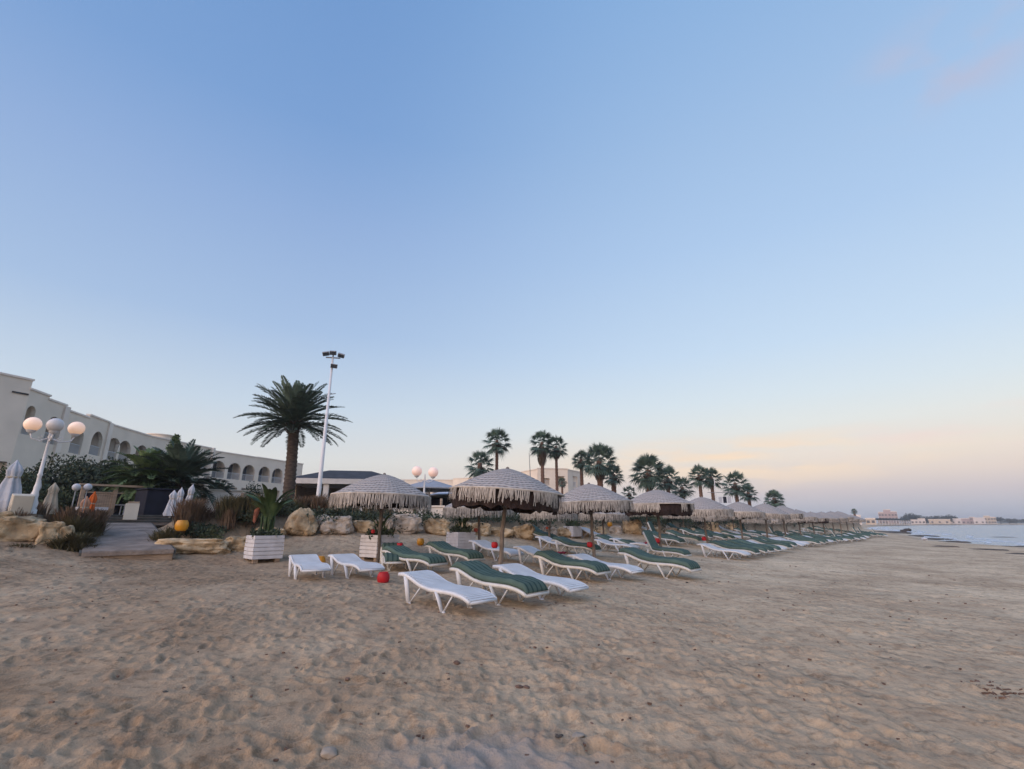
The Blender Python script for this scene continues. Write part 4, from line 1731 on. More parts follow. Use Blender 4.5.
class Facade:
    """a flat stretch of wall from A to B (plan), with openings cut out"""

    def __init__(s, a, b, z0, z1):
        s.a, s.b = Vector((*a, 0)), Vector((*b, 0))
        s.d = (s.b - s.a).normalized()
        s.l = (s.b - s.a).length
        s.n = Vector((s.d.y, -s.d.x, 0))      # towards the beach
        s.z0, s.z1 = z0, z1
        s.holes = []

    def s_at(s, px, py=480):
        u, w, _ = ray(px, py)
        # A + s*d = t*(u,w)
        det = s.d.x * -w - s.d.y * -u
        ax, ay = s.a.x, s.a.y
        return ((-ax) * -w - (-ay) * -u) / det

    def P(s, q, z, out=0.0):
        p = s.a + s.d * q + s.n * out
        return (p.x, p.y, z)

    def arch(s, c, w, zb, zt, round_=True):
        pts = [(c - w / 2, zb), (c + w / 2, zb)]
        if round_:
            r = w / 2
            zs = zt - r
            pts += [(c + r * math.cos(math.pi * k / 10), zs + r * math.sin(math.pi * k / 10)) for k in range(11)]
        else:
            pts += [(c + w / 2, zt), (c - w / 2, zt)]
        s.holes.append(pts)
        return pts

    def wall(s, parent, mat, depth=.35, back=9.0, cap=True, left_end=True):
        mb = MB()
        outer = [(0, s.z0), (s.l, s.z0), (s.l, s.z1), (0, s.z1)]
        loops = [outer] + s.holes
        flat = [q for l in loops for q in l]
        tris = tessellate_polygon([[Vector((a, b, 0)) for a, b in l] for l in loops])
        mb.add([s.P(a, b) for a, b in flat], [tuple(t) for t in tris])
        for h in s.holes:
            n = len(h)
            mb.add([s.P(a, b) for a, b in h] + [s.P(a, b, -depth) for a, b in h], [(i, (i + 1) % n, n + (i + 1) % n, n + i) for i in range(n)])
        # ends, back and flat roof
        for q in (0, s.l):
            mb.add([s.P(q, s.z0), s.P(q, s.z1), s.P(q, s.z1, -back), s.P(q, s.z0, -back)], [(0, 1, 2, 3)])
        mb.add([s.P(0, s.z0, -back), s.P(s.l, s.z0, -back), s.P(s.l, s.z1, -back), s.P(0, s.z1, -back)], [(0, 1, 2, 3)])
        mb.add([s.P(0, s.z1 - .35), s.P(s.l, s.z1 - .35), s.P(s.l, s.z1 - .35, -back), s.P(0, s.z1 - .35, -back)], [(0, 1, 2, 3)])
        o = mb.build('wall', mat, parent)
        if cap:
            c = MB()
            c.hexa([s.P(-.08, s.z1 + .004, .09), s.P(s.l + .08, s.z1 + .004, .09), s.P(s.l + .08, s.z1 + .004, -.35), s.P(-.08, s.z1 + .004, -.35)],
                   [s.P(-.08, s.z1 + .16, .09), s.P(s.l + .08, s.z1 + .16, .09), s.P(s.l + .08, s.z1 + .16, -.35), s.P(-.08, s.z1 + .16, -.35)])
            c.build('parapet_coping', M['coping'], o)
        return o

    def balcony(s, parent, c, w, zb, zt, round_=True, rail=True):
        """recessed loggia behind an opening: side walls, back wall, glazed door, railing"""
        s.arch(c, w, zb, zt, round_)
        d0, d1 = .36, 1.7
        mb = MB()
        a, b, t = c - w / 2 - .12, c + w / 2 + .12, zt + .12
        z = zb - .03
        mb.add([s.P(a, z, -d0), s.P(a, t, -d0), s.P(a, t, -d1), s.P(a, z, -d1)], [(0, 1, 2, 3)])
        mb.add([s.P(b, z, -d0), s.P(b, t, -d0), s.P(b, t, -d1), s.P(b, z, -d1)], [(0, 1, 2, 3)])
        mb.add([s.P(a, z, -d1), s.P(b, z, -d1), s.P(b, t, -d1), s.P(a, t, -d1)], [(0, 1, 2, 3)])
        mb.add([s.P(a, z, -d0), s.P(b, z, -d0), s.P(b, z, -d1), s.P(a, z, -d1)], [(0, 1, 2, 3)])
        mb.add([s.P(a, t, -d0), s.P(b, t, -d0), s.P(b, t, -d1), s.P(a, t, -d1)], [(0, 1, 2, 3)])
        o = mb.build('balcony', M['wall'], parent)
        g = MB()
        x0, x1 = c - w * .46, c + w * .46
        g.hexa([s.P(x0, zb, -d1 + .06), s.P(x1, zb, -d1 + .06), s.P(x1, zb, -d1 + .01), s.P(x0, zb, -d1 + .01)], [s.P(x0, zt - .08, -d1 + .06), s.P(x1, zt - .08, -d1 + .06), s.P(x1, zt - .08, -d1 + .01), s.P(x0, zt - .08, -d1 + .01)])
        g.build('glass_door', M['glass'], o)
        f = MB()
        for q in (x0, c, x1):
            f.hexa([s.P(q - .05, zb, -d1 + .1), s.P(q + .05, zb, -d1 + .1), s.P(q + .05, zb, -d1 + .065), s.P(q - .05, zb, -d1 + .065)],
                   [s.P(q - .05, zt - .3, -d1 + .1), s.P(q + .05, zt - .3, -d1 + .1), s.P(q + .05, zt - .3, -d1 + .065), s.P(q - .05, zt - .3, -d1 + .065)])
        f.build('door_frame', M['door_white'], o)
        if rail:
            r = MB()
            n = int(w / .16)
            for i in range(n + 1):
                q = c - w / 2 + .04 + (w - .08) * i / n
                r.tube([s.P(q, zb, -.2), s.P(q, zb + .9, -.2)], .022, 4, False)
            r.tube([s.P(c - w / 2, zb + .92, -.2), s.P(c + w / 2, zb + .92, -.2)], .04, 5)
            r.build('railing', M['rail'], o)


hotel = thing('hotel_building', 'long curved cream hotel with rows of arched balconies behind the palms on the left', 'hotel', (0, 0, 0))
ZG = 1.2


def seg(p0, t0, p1, t1, z1):
    return Facade(pt(p0, t0), pt(p1, t1), ZG, z1)


def roof_pt(px, py, z):
    u, w, dz = ray(px, py)
    t = (z - CAM_Z) / dz
    return u * t, w * t


def roof_z(p, px, py):
    u, w, dz = ray(px, py)
    return CAM_Z + dz * math.hypot(*p) / math.hypot(u, w)


NODES = {-75: roof_pt(-75, 358.5, 13.05), 33: roof_pt(33, 381, 13.05), 66: roof_pt(66, 408.5, 11.75), 90: roof_pt(90, 417, 11.75), 110: roof_pt(110, 424.5, 11.75), 152: roof_pt(152, 437, 11.75),
         213: roof_pt(213, 449, 11.75), 258: roof_pt(258, 457, 11.6), 303: roof_pt(303, 464.5, 11.5)}
k = .5
NODES[49] = tuple(a + (b - a) * k for a, b in zip(NODES[33], NODES[66]))
# blank end block, then stepped blocks along the curve: start, end, roof height, openings
specs = [(-75, 33, 13.05, [], 1.15, 0), (33, 49, roof_z(NODES[33], 33, 390), [(26.5, 414)], 1.05, .0), (49, 66, roof_z(NODES[49], 49, 400), [(61, 433)], 1.7, .0),
         (66, 90, 11.6, [(79, 437)], 1.9, 0), (90, 110, 11.9, [(97, 441.5)], 2.1, .0),
         (110, 152, 11.75, [(111.5, 444), (125, 447), (142, 450.5)], 2.35, 0), (152, 213, 11.75, [(157, 453.5), (172, 456.5), (188, 459.5), (204, 461.5)], 2.35, 0),
         (213, 258, 11.45, [(219, 464), (235, 467), (249.5, 468.5)], 2.3, 0), (258, 303, 11.5, [(265, 470), (278, 471.5), (291, 473)], 2.3, 0)]
for i, (p0, p1, zt, ar, w, _) in enumerate(specs):
    a, b = NODES[p0], NODES[p1]
    f = Facade(a, b, ZG, zt)
    for px, py in ar:
        q = max(w / 2 + .2, min(f.l - w / 2 - .2, f.s_at(px, py)))
        top = zt - (1.25 if i else 2.0)
        f.balcony(hotel, q, w, top - 2.45, top, True)
        if i > 2:
            f.balcony(hotel, q, w * .8, top - 5.7, top - 3.6, False, i > 4)
            f.balcony(hotel, q, w * .8, top - 8.8, top - 6.8, False, False)
    if i == 0:
        for px in (17, 30):
            f.balcony(hotel, min(f.s_at(px, 445), f.l - .7), 1.0, 6.2, 8.2, False, False)
    f.wall(hotel, M['wall'])
    if i == 0:
        sl = MB()
        s0, s1 = f.s_at(11, 395), f.s_at(28, 395)
        sl.hexa([f.P(s0, 11.78, .10), f.P(s1, 11.78, .10), f.P(s1, 11.78, .004), f.P(s0, 11.78, .004)], [f.P(s0, 11.9, .10), f.P(s1, 11.9, .10), f.P(s1, 11.9, .004), f.P(s0, 11.9, .004)])
        sl.build('ledge', M['slate'], hotel)
# roof stair drum and pilasters
dr = MB()
x, y = (a_ * 1.04 for a_ in roof_pt(160, 438, 11.75))
dr.lathe([(1.6, 10.8), (1.6, 12.35), (1.75, 12.38), (1.75, 12.5), (.01, 12.52)], 24, (x, y, 0))
dr.build('roof_drum', M['wall'], hotel)
for px in (66, 110, 213):
    x, y = NODES[px]
    MB().box((x, y, 6.6), (.5, .5, 10.6)).build('pilaster', M['coping'], hotel)

wing = thing('hotel_wing', 'far cream hotel wing with small arches behind the second globe lamp', 'building', (0, 0, 0))
f1 = seg(328, 112, 392, 118, 11.2)
f2 = seg(391.8, 117.5, 452, 118, 11.6)
f3 = seg(451.8, 117, 492, 112, 11.8)
for f, ar in ((f1, [345, 365, 380]), (f2, [400, 412, 425, 437, 446]), (f3, [458, 469, 480])):
    for px in ar:
        q = max(1.3, min(f.l - 1.3, f.s_at(px, 487)))
        f.balcony(wing, q, 1.9, 8.0, 10.1, True)
        f.balcony(wing, q, 1.6, 4.6, 6.7, False, False)
    f.wall(wing, M['wall'])
x, y = pt(360, 116)
MB().box((x, y, 11.9), (.9, .9, 2.4)).box((x, y, 13.15), (1.2, 1.2, .2)).build('chimney', M['coping'], wing)

blk = thing('hotel_wing', 'plain cream block with a grey window behind the slender palms', 'building', (0, 0, 0))
f1 = seg(519, 96, 538, 90, 11.2)
f2 = seg(538.2, 90, 569, 91, 11.35)
f3 = seg(569.2, 91, 584, 96, 11.2)
f1.balcony(blk, f1.s_at(527, 477), 1.2, 9.0, 10.3, False)
f2.balcony(blk, f2.s_at(574 - 14, 478), 1.7, 8.3, 10.0, False)
f2.balcony(blk, f2.s_at(547, 478), 1.0, 8.3, 9.6, False)
f3.balcony(blk, f3.s_at(575, 478), 1.9, 8.2, 10.2, False)
for f in (f1, f2, f3):
    f.wall(blk, M['wall'])

# ------------------------------------------------------------------ pavilion with the dark hip roof


def pavilion():
    c = Vector((*pt(346, 36), 0))
    root = thing('pavilion', 'low white restaurant pavilion with dark hipped roof behind the floodlight pole', 'pavilion', (c.x, c.y, 1.6), R(12))
    W, D, H = 7.6, 5.0, 2.5
    r = MB()
    r.add([(-W / 2, -D / 2, H + .35), (W / 2, -D / 2, H + .35), (W / 2, D / 2, H + .35), (-W / 2, D / 2, H + .35), (-W * .2, 0, H + 1.15), (W * .2, 0, H + 1.15)],
          [(0, 1, 5, 4), (1, 2, 5), (2, 3, 4, 5), (3, 0, 4)])
    r.build('roof', M['slate'], root)
    MB().box((0, -D / 2 - .02, H + .15), (W + .5, .3, .36)).box((0, D / 2 + .02, H + .15), (W + .5, .3, .36)).box((-W / 2 - .1, 0, H + .15), (.3, D - .3, .36)).box((W / 2 + .1, 0, H + .15), (.3, D - .3, .36)).build('fascia', M['white_wood'], root)
    for x in (-W / 2 + .3, -W / 6, W / 6, W / 2 - .3):
        MB().box((x, -D / 2 + .12, H / 2 - .1), (.36, .36, H + .1)).build('column', M['white_wood'], root)
    MB().box((0, D / 2 - .5, H / 2), (W - .4, .2, H - .1)).box((-W / 2 + .3, .3, H / 2), (.2, D - 1.5, H - .1)).build('back_wall', M['timber'], root)
    MB().box((0, -D / 2 + 1.2, .5), (W - 2, .4, 1.0)).build('counter', M['deck_dark'], root)


pavilion()

# grey canvas parasol and dark shelter on the terrace
c = G(428, 27)
par = thing('terrace_parasol', 'wide flat grey canvas parasol on the terrace beside the second globe lamp', 'parasol', (c.x, c.y, 1.66))
MB().tube([(0, 0, -.2), (0, 0, 2.1)], .04, 8).build('pole', M['metal'], par, True)
mb = MB()
mb.lathe([(.02, 2.15), (.25, 2.1), (1.9, 1.62), (1.9, 1.56), (1.86, 1.56), (.2, 2.0)], 8)
mb.build('canopy', M['grey_canvas'], par)
c = G(452, 30)
par = thing('terrace_parasol', 'pale flat canvas parasol right of the grey one', 'parasol', (c.x, c.y, 1.66))
MB().tube([(0, 0, -.2), (0, 0, 1.8)], .04, 8).build('pole', M['metal'], par, True)
MB().lathe([(.02, 1.86), (.2, 1.82), (1.7, 1.42), (1.7, 1.36), (1.66, 1.36), (.2, 1.72)], 8).build('canopy', M['canvas'], par)
c = G(436, 31)
bar = thing('bar_kiosk', 'dark open bar kiosk under the terrace parasols', 'kiosk', (c.x, c.y, 1.66), R(10))
MB().box((0, .8, .7), (3.0, .12, 1.5)).build('back_wall', M['navy'], bar)
MB().box((0, -.3, .42), (2.8, .5, .84)).build('counter', M['deck_dark'], bar)
MB().box((0, .2, 1.5), (3.2, 1.6, .1)).build('roof', M['slate'], bar)
for x in (-1.4, 1.4):
    MB().box((x, -.5, .7), (.12, .12, 1.5)).build('post', M['timber'], bar)
for px, t, w, lab, mt in ((421, 20.5, .42, 'narrow white garden pillar on the bank below the second globe lamp', 'white_wood'), (436, 20.8, .62, 'cream low garden wall panel between white pillar and wooden post', 'coping')):
    c = G(px, t)
    r = thing('garden_pillar', lab, 'pillar', c, R(8))
    MB().box((0, 0, .18), (w, .22, .5)).build('shaft', M[mt], r, bevel=.01)
    MB().box((0, 0, .47), (w + .08, .3, .07)).build('cap', M['coping'], r, bevel=.01)
c = G(440.5, 21.6)
o = MB().tube([(c.x, c.y, 1.4), (c.x, c.y, 2.5)], .06, 8).build('wooden_post', M['timber'], smooth=True)
tag(o, 'grey wooden post right of the cream garden wall panel', 'post')

# ------------------------------------------------------------------ lamp posts


def globe_lamp(px, t, py, topz, rg, arms, label, rot, mats, group=None, thick=.06):
    x, y = pt(px, t, py)
    g0 = gz(x, y)
    root = thing('globe_lamp', label, 'street lamp', (x, y, g0), rot)
    H = topz - g0
    MB().lathe([(thick * 2.6, -.1), (thick * 2.6, .12), (thick * 2.1, .16), (thick * 2.3, .3), (thick * 1.5, .42), (thick * 1.7, .5), (thick * 1.2, .62), (thick * 1.35, .7), (thick, .8)], 14).build('base', M['metal'], root, True)
    MB().lathe([(thick, .8), (thick * .95, 1.0), (thick * 1.3, 1.03), (thick * .9, 1.08), (thick * .62, H - .28), (thick, H - .24), (thick * .7, H - .16), (thick * .5, H)], 12).build('pole', M['metal'], root, True)
    for i, (dx, dy, dz) in enumerate(arms):
        q = [(0, 0, H - .25), (dx * .45, dy * .45, H - .36), (dx * .9, dy * .9, H - .3), (dx, dy, H - .16 + dz)]
        a = MB()
        a.tube(q, .02, 6)
        a.tube([(dx * .25, dy * .25, H - .3), (dx * .5, dy * .5, H - .2), (dx * .55, dy * .55, H - .28), (dx * .42, dy * .42, H - .3)], .012, 5)
        arm = a.build('arm', M['metal'], root, True)
        MB().lathe([(.02, H - .18 + dz), (.09, H - .14 + dz), (.11, H - .09 + dz)], 12, (dx, dy, 0)).build('holder', M['metal'], arm, True)
        MB().sphere((dx, dy, H - .12 + dz + rg), rg, 24, 16).build('globe', M[mats[i]], root, True)


globe_lamp(31, 12.9, 510, 3.95, .19, [(-.40, 0, .0), (.05, -.36, -.02), (.50, 0, .0)], 'ornate white lamp post with three globes, two of them glowing, at the left edge', R(43), ['globe', 'globe_off', 'globe'], thick=.048)
globe_lamp(423.5, 21.5, 505, 3.55, .225, [(-.36, 0, .02), (.36, 0, -.02)], 'slim lamp post with two pinkish glowing globes behind the leftmost parasol', R(6), ['globe_pink', 'globe_pink'], thick=.045)

# floodlight mast
x, y = pt(318, 20.5, 500)
fl = thing('floodlight_pole', 'tall thin white pole with floodlights beside the big date palm', 'floodlight', (x, y, gz(x, y)), R(12))
H = 1.45 + (523 - 347) * .001964 * 20.5 - gz(x, y) + .12
MB().tube([(0, 0, -.2), (0, 0, .3), (0, 0, H)], [.105, .10, .042], 14).build('mast', M['metal'], fl, True)
MB().tube([(-.3, 0, H), (.32, 0, H)], .03, 6).tube([(0, 0, H - .1), (0, 0, H + .22)], .035, 6).build('crossbar', M['grey_metal'], fl)
for dx, dz, rx, ry in ((-.3, .14, 35, -12), (.0, .2, 30, 0), (.36, .1, 38, 14), (.1, -.42, 20, 6)):
    q = Matrix.Rotation(R(ry), 3, 'Y') @ Matrix.Rotation(R(rx), 3, 'X')
    h = MB()
    h.box((dx, -.1, H + dz), (.29, .12, .19), q)
    hd = h.build('floodlight_head', M['grey_metal'], fl, bevel=.02)
    cpos = Vector((dx, -.1, H + dz)) + q @ Vector((0, -.068, 0))
    MB().box(cpos, (.25, .012, .15), q).build('lens', M['glass'], hd)
MB().tube([(0, 0, H - 1.72), (.28, 0, H - 1.66)], .02, 5).build('step_bracket', M['grey_metal'], fl)

# flagpole frame by the far palms
x, y = pt(719, 60)
o = thing('flagpole', 'thin white flagpole with a crossbar and small blue and white pennants among the palms', 'flagpole', (x, y, 1.66))
MB().tube([(0, 0, 0), (0, 0, 5.2)], .05, 6).build('pole', M['metal'], o)
MB().tube([(-1.0, 0, 3.45), (2.2, 0, 3.45)], .035, 5).build('crossbar', M['grey_metal'], o)
for i in range(3):
    MB().box((.5 + i * .55, 0, 2.55), (.42, .03, .75)).build('pennant', M['canvas'] if i != 1 else M['navy'], o)
x, y = pt(531, 50)
o = MB().tube([(x, y, 1.5), (x - .02, y, 6.0), (x - .12, y, 8.6)], [.06, .05, .03], 6).build('leaning_pole', M['grey_metal'])
tag(o, 'thin dark leaning pole left of the close pair of tall fan palms', 'pole')

# ------------------------------------------------------------------ ramp, steps, terrace things


def ramp():
    fl_, fr_ = Vector((*pt(82, 11.4, 552), .80)), Vector((*pt(174, 12.2, 549), .83))
    bl, br = Vector((*pt(86, 14.6, 523), 1.46)), Vector((*pt(151, 16.0, 523), 1.46))
    root = thing('boardwalk_ramp', 'worn grey wooden ramp leading from the sand up to the terrace', 'ramp', fl_)
    n = 5
    top, dn = [], Vector((0, 0, -.05))
    mb = MB()
    nb = 26
    for i in range(nb):
        a, b = i / nb + .0015, (i + 1) / nb - .0015
        q = [fl_.lerp(bl, a), fr_.lerp(br, a), fr_.lerp(br, b), fl_.lerp(bl, b)]
        j = random.Random(i)
        q = [p - fl_ + Vector((0, 0, j.uniform(-.004, .004))) for p in q]
        mb.hexa([p + dn for p in q], q)
    mb.build('deck', M['deck'], root)
    em = MB()
    d = (bl - fl_).normalized() * .04
    q = [fl_ - fl_ - d, fr_ - fl_ - d, fr_ - fl_ - d * .1, -d * .1]
    em.hexa([p + Vector((0, 0, -.10)) for p in q], [p + Vector((0, 0, -.012)) for p in q])
    em.build('front_board', M['deck'], root)
    q2 = [p + d * 1.6 for p in q]
    em = MB().hexa([p + Vector((0, 0, -.30)) for p in q2], [p + Vector((0, 0, -.104)) for p in q2])
    em.build('lower_board', M['timber'], root)
    for a, b in ((fl_, bl), (fr_, br)):
        sd = (fr_ - fl_).normalized() * .05 * (-1 if a is fl_ else 1)
        q = [a - fl_, a - fl_ + sd, b - fl_ + sd, b - fl_]
        if a is fr_:
            q = [q[0], q[3], q[2], q[1]]
            q = q[::-1]
        MB().hexa([p + Vector((0, 0, -.22)) for p in q], [p + Vector((0, 0, -.02)) for p in q]).build('stringer', M['deck_dark'], root)


ramp()
a, b = Vector((*pt(66, 15.0), 0)), Vector((*pt(172, 16.6), 0))
u = (b - a).normalized()
nn = Vector((-u.y, u.x, 0))
st = thing('terrace_steps', 'three dark boarded steps between the ramp and the terrace', 'steps', ((a + b) / 2).to_tuple()[:2] + (1.4,), math.atan2(u.y, u.x))
for k in range(3):
    MB().box((0, .25 + k * .36, .10 + k * .09), ((b - a).length, .34, .07)).build('tread', M['deck_dark'], st, bevel=.01)
    MB().box((0, .12 + k * .36, .02 + k * .09), ((b - a).length - .1, .04, .09)).build('riser', M['deck'], st)

# timber frame counter on the terrace
a, b = Vector((*pt(74, 17.2), 0)), Vector((*pt(141, 18.6), 0))
u = (b - a).normalized()
Ln = (b - a).length
tf = thing('timber_counter', 'pale timber frame counter with slatted panel behind the ramp', 'counter', (a.x, a.y, 1.66), math.atan2(u.y, u.x))
MB().box((Ln / 2, 0, 1.12), (Ln + .2, .3, .07)).box((Ln * .5, 0, .86), (Ln * .98, .05, .05)).build('top_rail', M['timber'], tf)
for q in (0.02, .5, .98):
    MB().box((Ln * q, 0, .5), (.12, .12, 1.16)).build('post', M['timber'], tf)
pm = MB()
for i in range(7):
    pm.box((Ln * (.24 + .035 * i), .02, .42), (.06, .03, .82))
pm.build('slat_panel', M['timber'], tf)
MB().box((Ln * .18, -.35, .28), (.85, .4, .1)).build('bench_board', M['canvas'], tf)
MB().box((Ln / 2, .5, .4), (Ln, .08, .9)).build('dark_backing', M['navy'], tf)


def chair(px, t, label):
    c = G(px, t)
    r = thing('plastic_chair', label, 'chair', c, R(35), 'white chairs behind the timber counter')
    MB().box((0, 0, .44), (.46, .46, .04)).build('seat', M['canvas'], r, bevel=.01)
    MB().box((0, .22, .72), (.46, .04, .5)).build('backrest', M['canvas'], r, bevel=.015)
    for sx in (-1, 1):
        for sy in (-1, 1):
            MB().tube([(sx * .2, sy * .2, 0), (sx * .19, sy * .19, .43)], .02, 6).build('leg', M['canvas'], r)


chair(115, 18.35, 'pale plastic chair seen through the timber counter, left one of two')
chair(124.5, 18.5, 'pale plastic chair beside the leaning cream board, right one of two')
c = G(129, 15.6)
o = thing('notice_board', 'blank cream board leaning at the top of the ramp', 'board', (c.x, c.y, 1.52), R(38))
MB().box((0, 0, .28), (.36, .04, .52), Matrix.Rotation(R(-12), 3, 'X')).build('panel', M['board'], o, bevel=.008)
MB().box((.02, .13, .42), (.30, .16, .34), Matrix.Rotation(R(-6), 3, 'X')).build('stand', M['timber'], o)
# navy tent
a, b = pt(141, 18.0), pt(171, 18.8)
c = Vector(((a[0] + b[0]) / 2, (a[1] + b[1]) / 2, 1.6))
o = thing('canvas_shelter', 'dark navy canvas shelter left of the three white wrapped parasols', 'shelter', c, math.atan2(b[1] - a[1], b[0] - a[0]))
MB().box((0, 0, .5), (1.35, 1.0, 1.05)).build('canvas_wall', M['navy'], o, bevel=.03)
MB().box((0, -.02, 1.06), (1.45, 1.1, .06)).build('canvas_roof', M['navy'], o, bevel=.02)


def wrapped(px, t, h, w, label, mat='canvas', tilt=(0, 0), group=None, py=510, fat=1.0):
    c = G(px, t, py)
    r = thing('wrapped_parasol', label, 'folded parasol', c, random.uniform(0, 6), group)
    r.rotation_euler = (tilt[0], tilt[1], 0)
    rg = random.Random(int(px * 7))
    prof = [(w * .40, .06 * h), (w * .44 * fat, .14 * h), (w * .36 * fat, .3 * h), (w * .30 * fat, .5 * h), (w * .22, .68 * h), (w * .25, .74 * h), (w * .27, .8 * h), (w * .19, .88 * h), (w * .09, .95 * h), (.01, h)]
    MB().lathe(prof, 40, jit=lambda a, i: 1 + (.2 * math.sin(7 * a + i * .25) + .1 * math.sin(11 * a + 2) if i < 8 else 0) + rg.uniform(-.04, .04)).build('cover', M[mat], r, True)
    MB().lathe([(w * .24, .66 * h), (w * .27, .68 * h), (w * .24, .70 * h)], 14).build('strap', M['cream_canvas'], r)
    MB().tube([(0, 0, -.2), (0, 0, h * .3)], .03, 6).build('pole', M['metal'], r)
    return r


GW = 'white wrapped parasols on the terrace'
wrapped(4, 14.2, 1.6, .62, 'large white wrapped parasol at the left edge of the photo', group=GW, fat=1.15)
wrapped(25, 13.3, .95, .26, 'slim white wrapped parasol leaning beside the foot of the leaning lamp post', group=GW, tilt=(0, R(14)))
wrapped(171, 17.3, .95, .42, 'white wrapped parasol next to the navy shelter, leftmost of a group of three', group=GW)
wrapped(178, 17.8, 1.05, .36, 'white wrapped parasol in the middle of a group of three', group=GW)
wrapped(186, 17.5, 1.15, .36, 'tallest white wrapped parasol, rightmost of a group of three', group=GW, tilt=(0, R(5)))
wrapped(48.5, 15.2, 1.02, .45, 'brownish cream wrapped parasol behind the leaning lamp post', 'cream_canvas', group=None)
wrapped(84, 14.9, 1.05, .42, 'orange and peach wrapped parasol left of the timber counter', 'peach')
c = G(88, 15.1)
wrapped(88.5, 15.6, 1.18, .36, 'bright orange wrapped parasol behind the peach one', 'orange', tilt=(0, R(4)))
for px, t, lab in ((68, 14.2, 'small white garden globe light, left one of a pair'), (79.5, 14.4, 'small white garden globe light, right one of a pair')):
    c = G(px, t)
    o = thing('garden_light', lab, 'garden light', c, 0, 'pair of small garden globe lights')
    z = CAM_Z + (523 - 486.5) * .001964 * t - c.z
    MB().tube([(0, 0, -.1), (0, 0, z - .1)], .014, 8).build('post', M['grey_metal'], o)
    MB().sphere((0, 0, z), .105, 18, 12).build('globe', M['canvas'], o, True)
c = G(19, 12.6, 512)
o = thing('stone_block', 'cream tilted block at the foot of the leaning lamp post', 'block', c, R(-40))
MB().box((0, 0, .22), (.5, .4, .56), Matrix.Rotation(R(7), 3, 'Y')).build('block', M['board'], o, bevel=.02)
# garden wall and post
a, b = pt(208, 22), pt(262, 23)
c = Vector(((a[0] + b[0]) / 2, (a[1] + b[1]) / 2, 1.6))
o = thing('garden_wall', 'low cream garden wall in front of the hotel, left of the big date palm', 'wall', c, math.atan2(b[1] - a[1], b[0] - a[0]))
MB().box((0, 0, .62), (2.6, .2, 1.3)).build('wall_panel', M['coping'], o)
MB().box((0, 0, 1.3), (2.7, .3, .07)).build('coping', M['board'], o)
c = G(239, 21)
o = MB().box((c.x, c.y, 2.1), (.14, .14, 1.2)).build('garden_post', M['timber'], bevel=.01)
tag(o, 'square brown timber post before the low cream garden wall', 'post')
shrub(251, 23, 1.6, 1.75, 'rounded clipped dark shrub beside the lower hotel windows', 'hedge', 6000, .09, 50, 505, nb=14)
shrub(266, 24, 1.2, 1.5, 'clipped dark shrub just left of the big date palm', 'hedge', 1500, .09, 51, 505)
shrub(60, 22, 4.2, 3.25, 'large dark tree mass behind the leaning lamp post', 'hedge', 24000, .16, 52, 505, name='broadleaf_tree', cat='tree', nb=22)
shrub(20, 19, 3.2, 2.4, 'dark green hedge mass below the blank hotel wall at the left edge', 'shrub', 9000, .14, 53, 505, nb=16)
shrub(-25, 18, 3.2, 2.4, 'dark green hedge mass cut by the left edge of the photo', 'shrub', 3500, .13, 54, 505, nb=14)
shrub(102, 24, 4.2, 3.1, 'large dark tree in front of the hotel arches behind the timber counter', 'hedge', 24000, .16, 55, 505, name='broadleaf_tree', cat='tree', nb=20)
shrub(142, 25, 2.6, 2.7, 'bushy green tree behind the light green palm', 'shrub', 9000, .15, 56, 505, name='broadleaf_tree', cat='tree', nb=12)
shrub(190, 25, 2.6, 1.9, 'dark bushes below the hotel between the palms', 'hedge', 7000, .14, 57, 505, nb=12)
shrub(276, 30, 3.0, 1.5, 'dark hedge behind the big date palm trunk', 'hedge', 2500, .13, 58, 505, nb=12)


def conifer(px, t, ztop, w, label):
    rng = np.random.default_rng(9)
    g = G(px, t)
    r = thing('conifer', label, 'tree', g)
    h = ztop - g.z
    MB().tube([(0, 0, -.2), (0, 0, h * .95)], [.1, .02], 8).build('trunk', M['trunk'], r)
    n = 4200
    z = rng.random(n) ** .8 * h
    rad = w * (1 - z / h) ** .8 * (.55 + .45 * np.sin(z * 9) ** 2) * rng.uniform(.4, 1.05, n) + .03
    a = rng.uniform(0, 6.28, n)
    co, f = leaf_quads(np.stack([rad * np.cos(a), rad * np.sin(a), z], 1), .14, rng, .3, .35)
    np_mesh('crown', co, f, M['palm_light'], r)


conifer(160, 21, 1.45 + (523 - 432) * .001964 * 21, .95, 'narrow pointed green conifer rising above the short palms')

# ------------------------------------------------------------------ planters


def make_planter(nsl=6):
    root = thing('slatted_planter', 'x', 'planter')
    W, H = .74, .60
    for s in range(4):
        q = Matrix.Rotation(s * math.pi / 2, 3, 'Z')
        mb = MB()
        for i in range(nsl):
            z = .06 + (i + .5) * H / nsl
            w = W * (1 - .03 * abs(i - 2) / 3)
            mb.box(q @ Vector((0, -w / 2, z)), (w + (.03 if s % 2 else -.032), .03, H / nsl * .84), q)
        mb.box(q @ Vector((0, -W / 2 + .03, .06 + H / 2)), (W * .9, .02, H * .96), q)
        mb.build('side_panel', M['planter'], root, bevel=.004)
    for a in (-1, 1):
        for b in (-1, 1):
            MB().box((a * .27, b * .27, .02), (.12, .12, .1)).build('foot', M['timber'], root)
    MB().box((0, 0, .56), (W - .1, W - .1, .08)).build('soil', M['soil'], root)
    return root


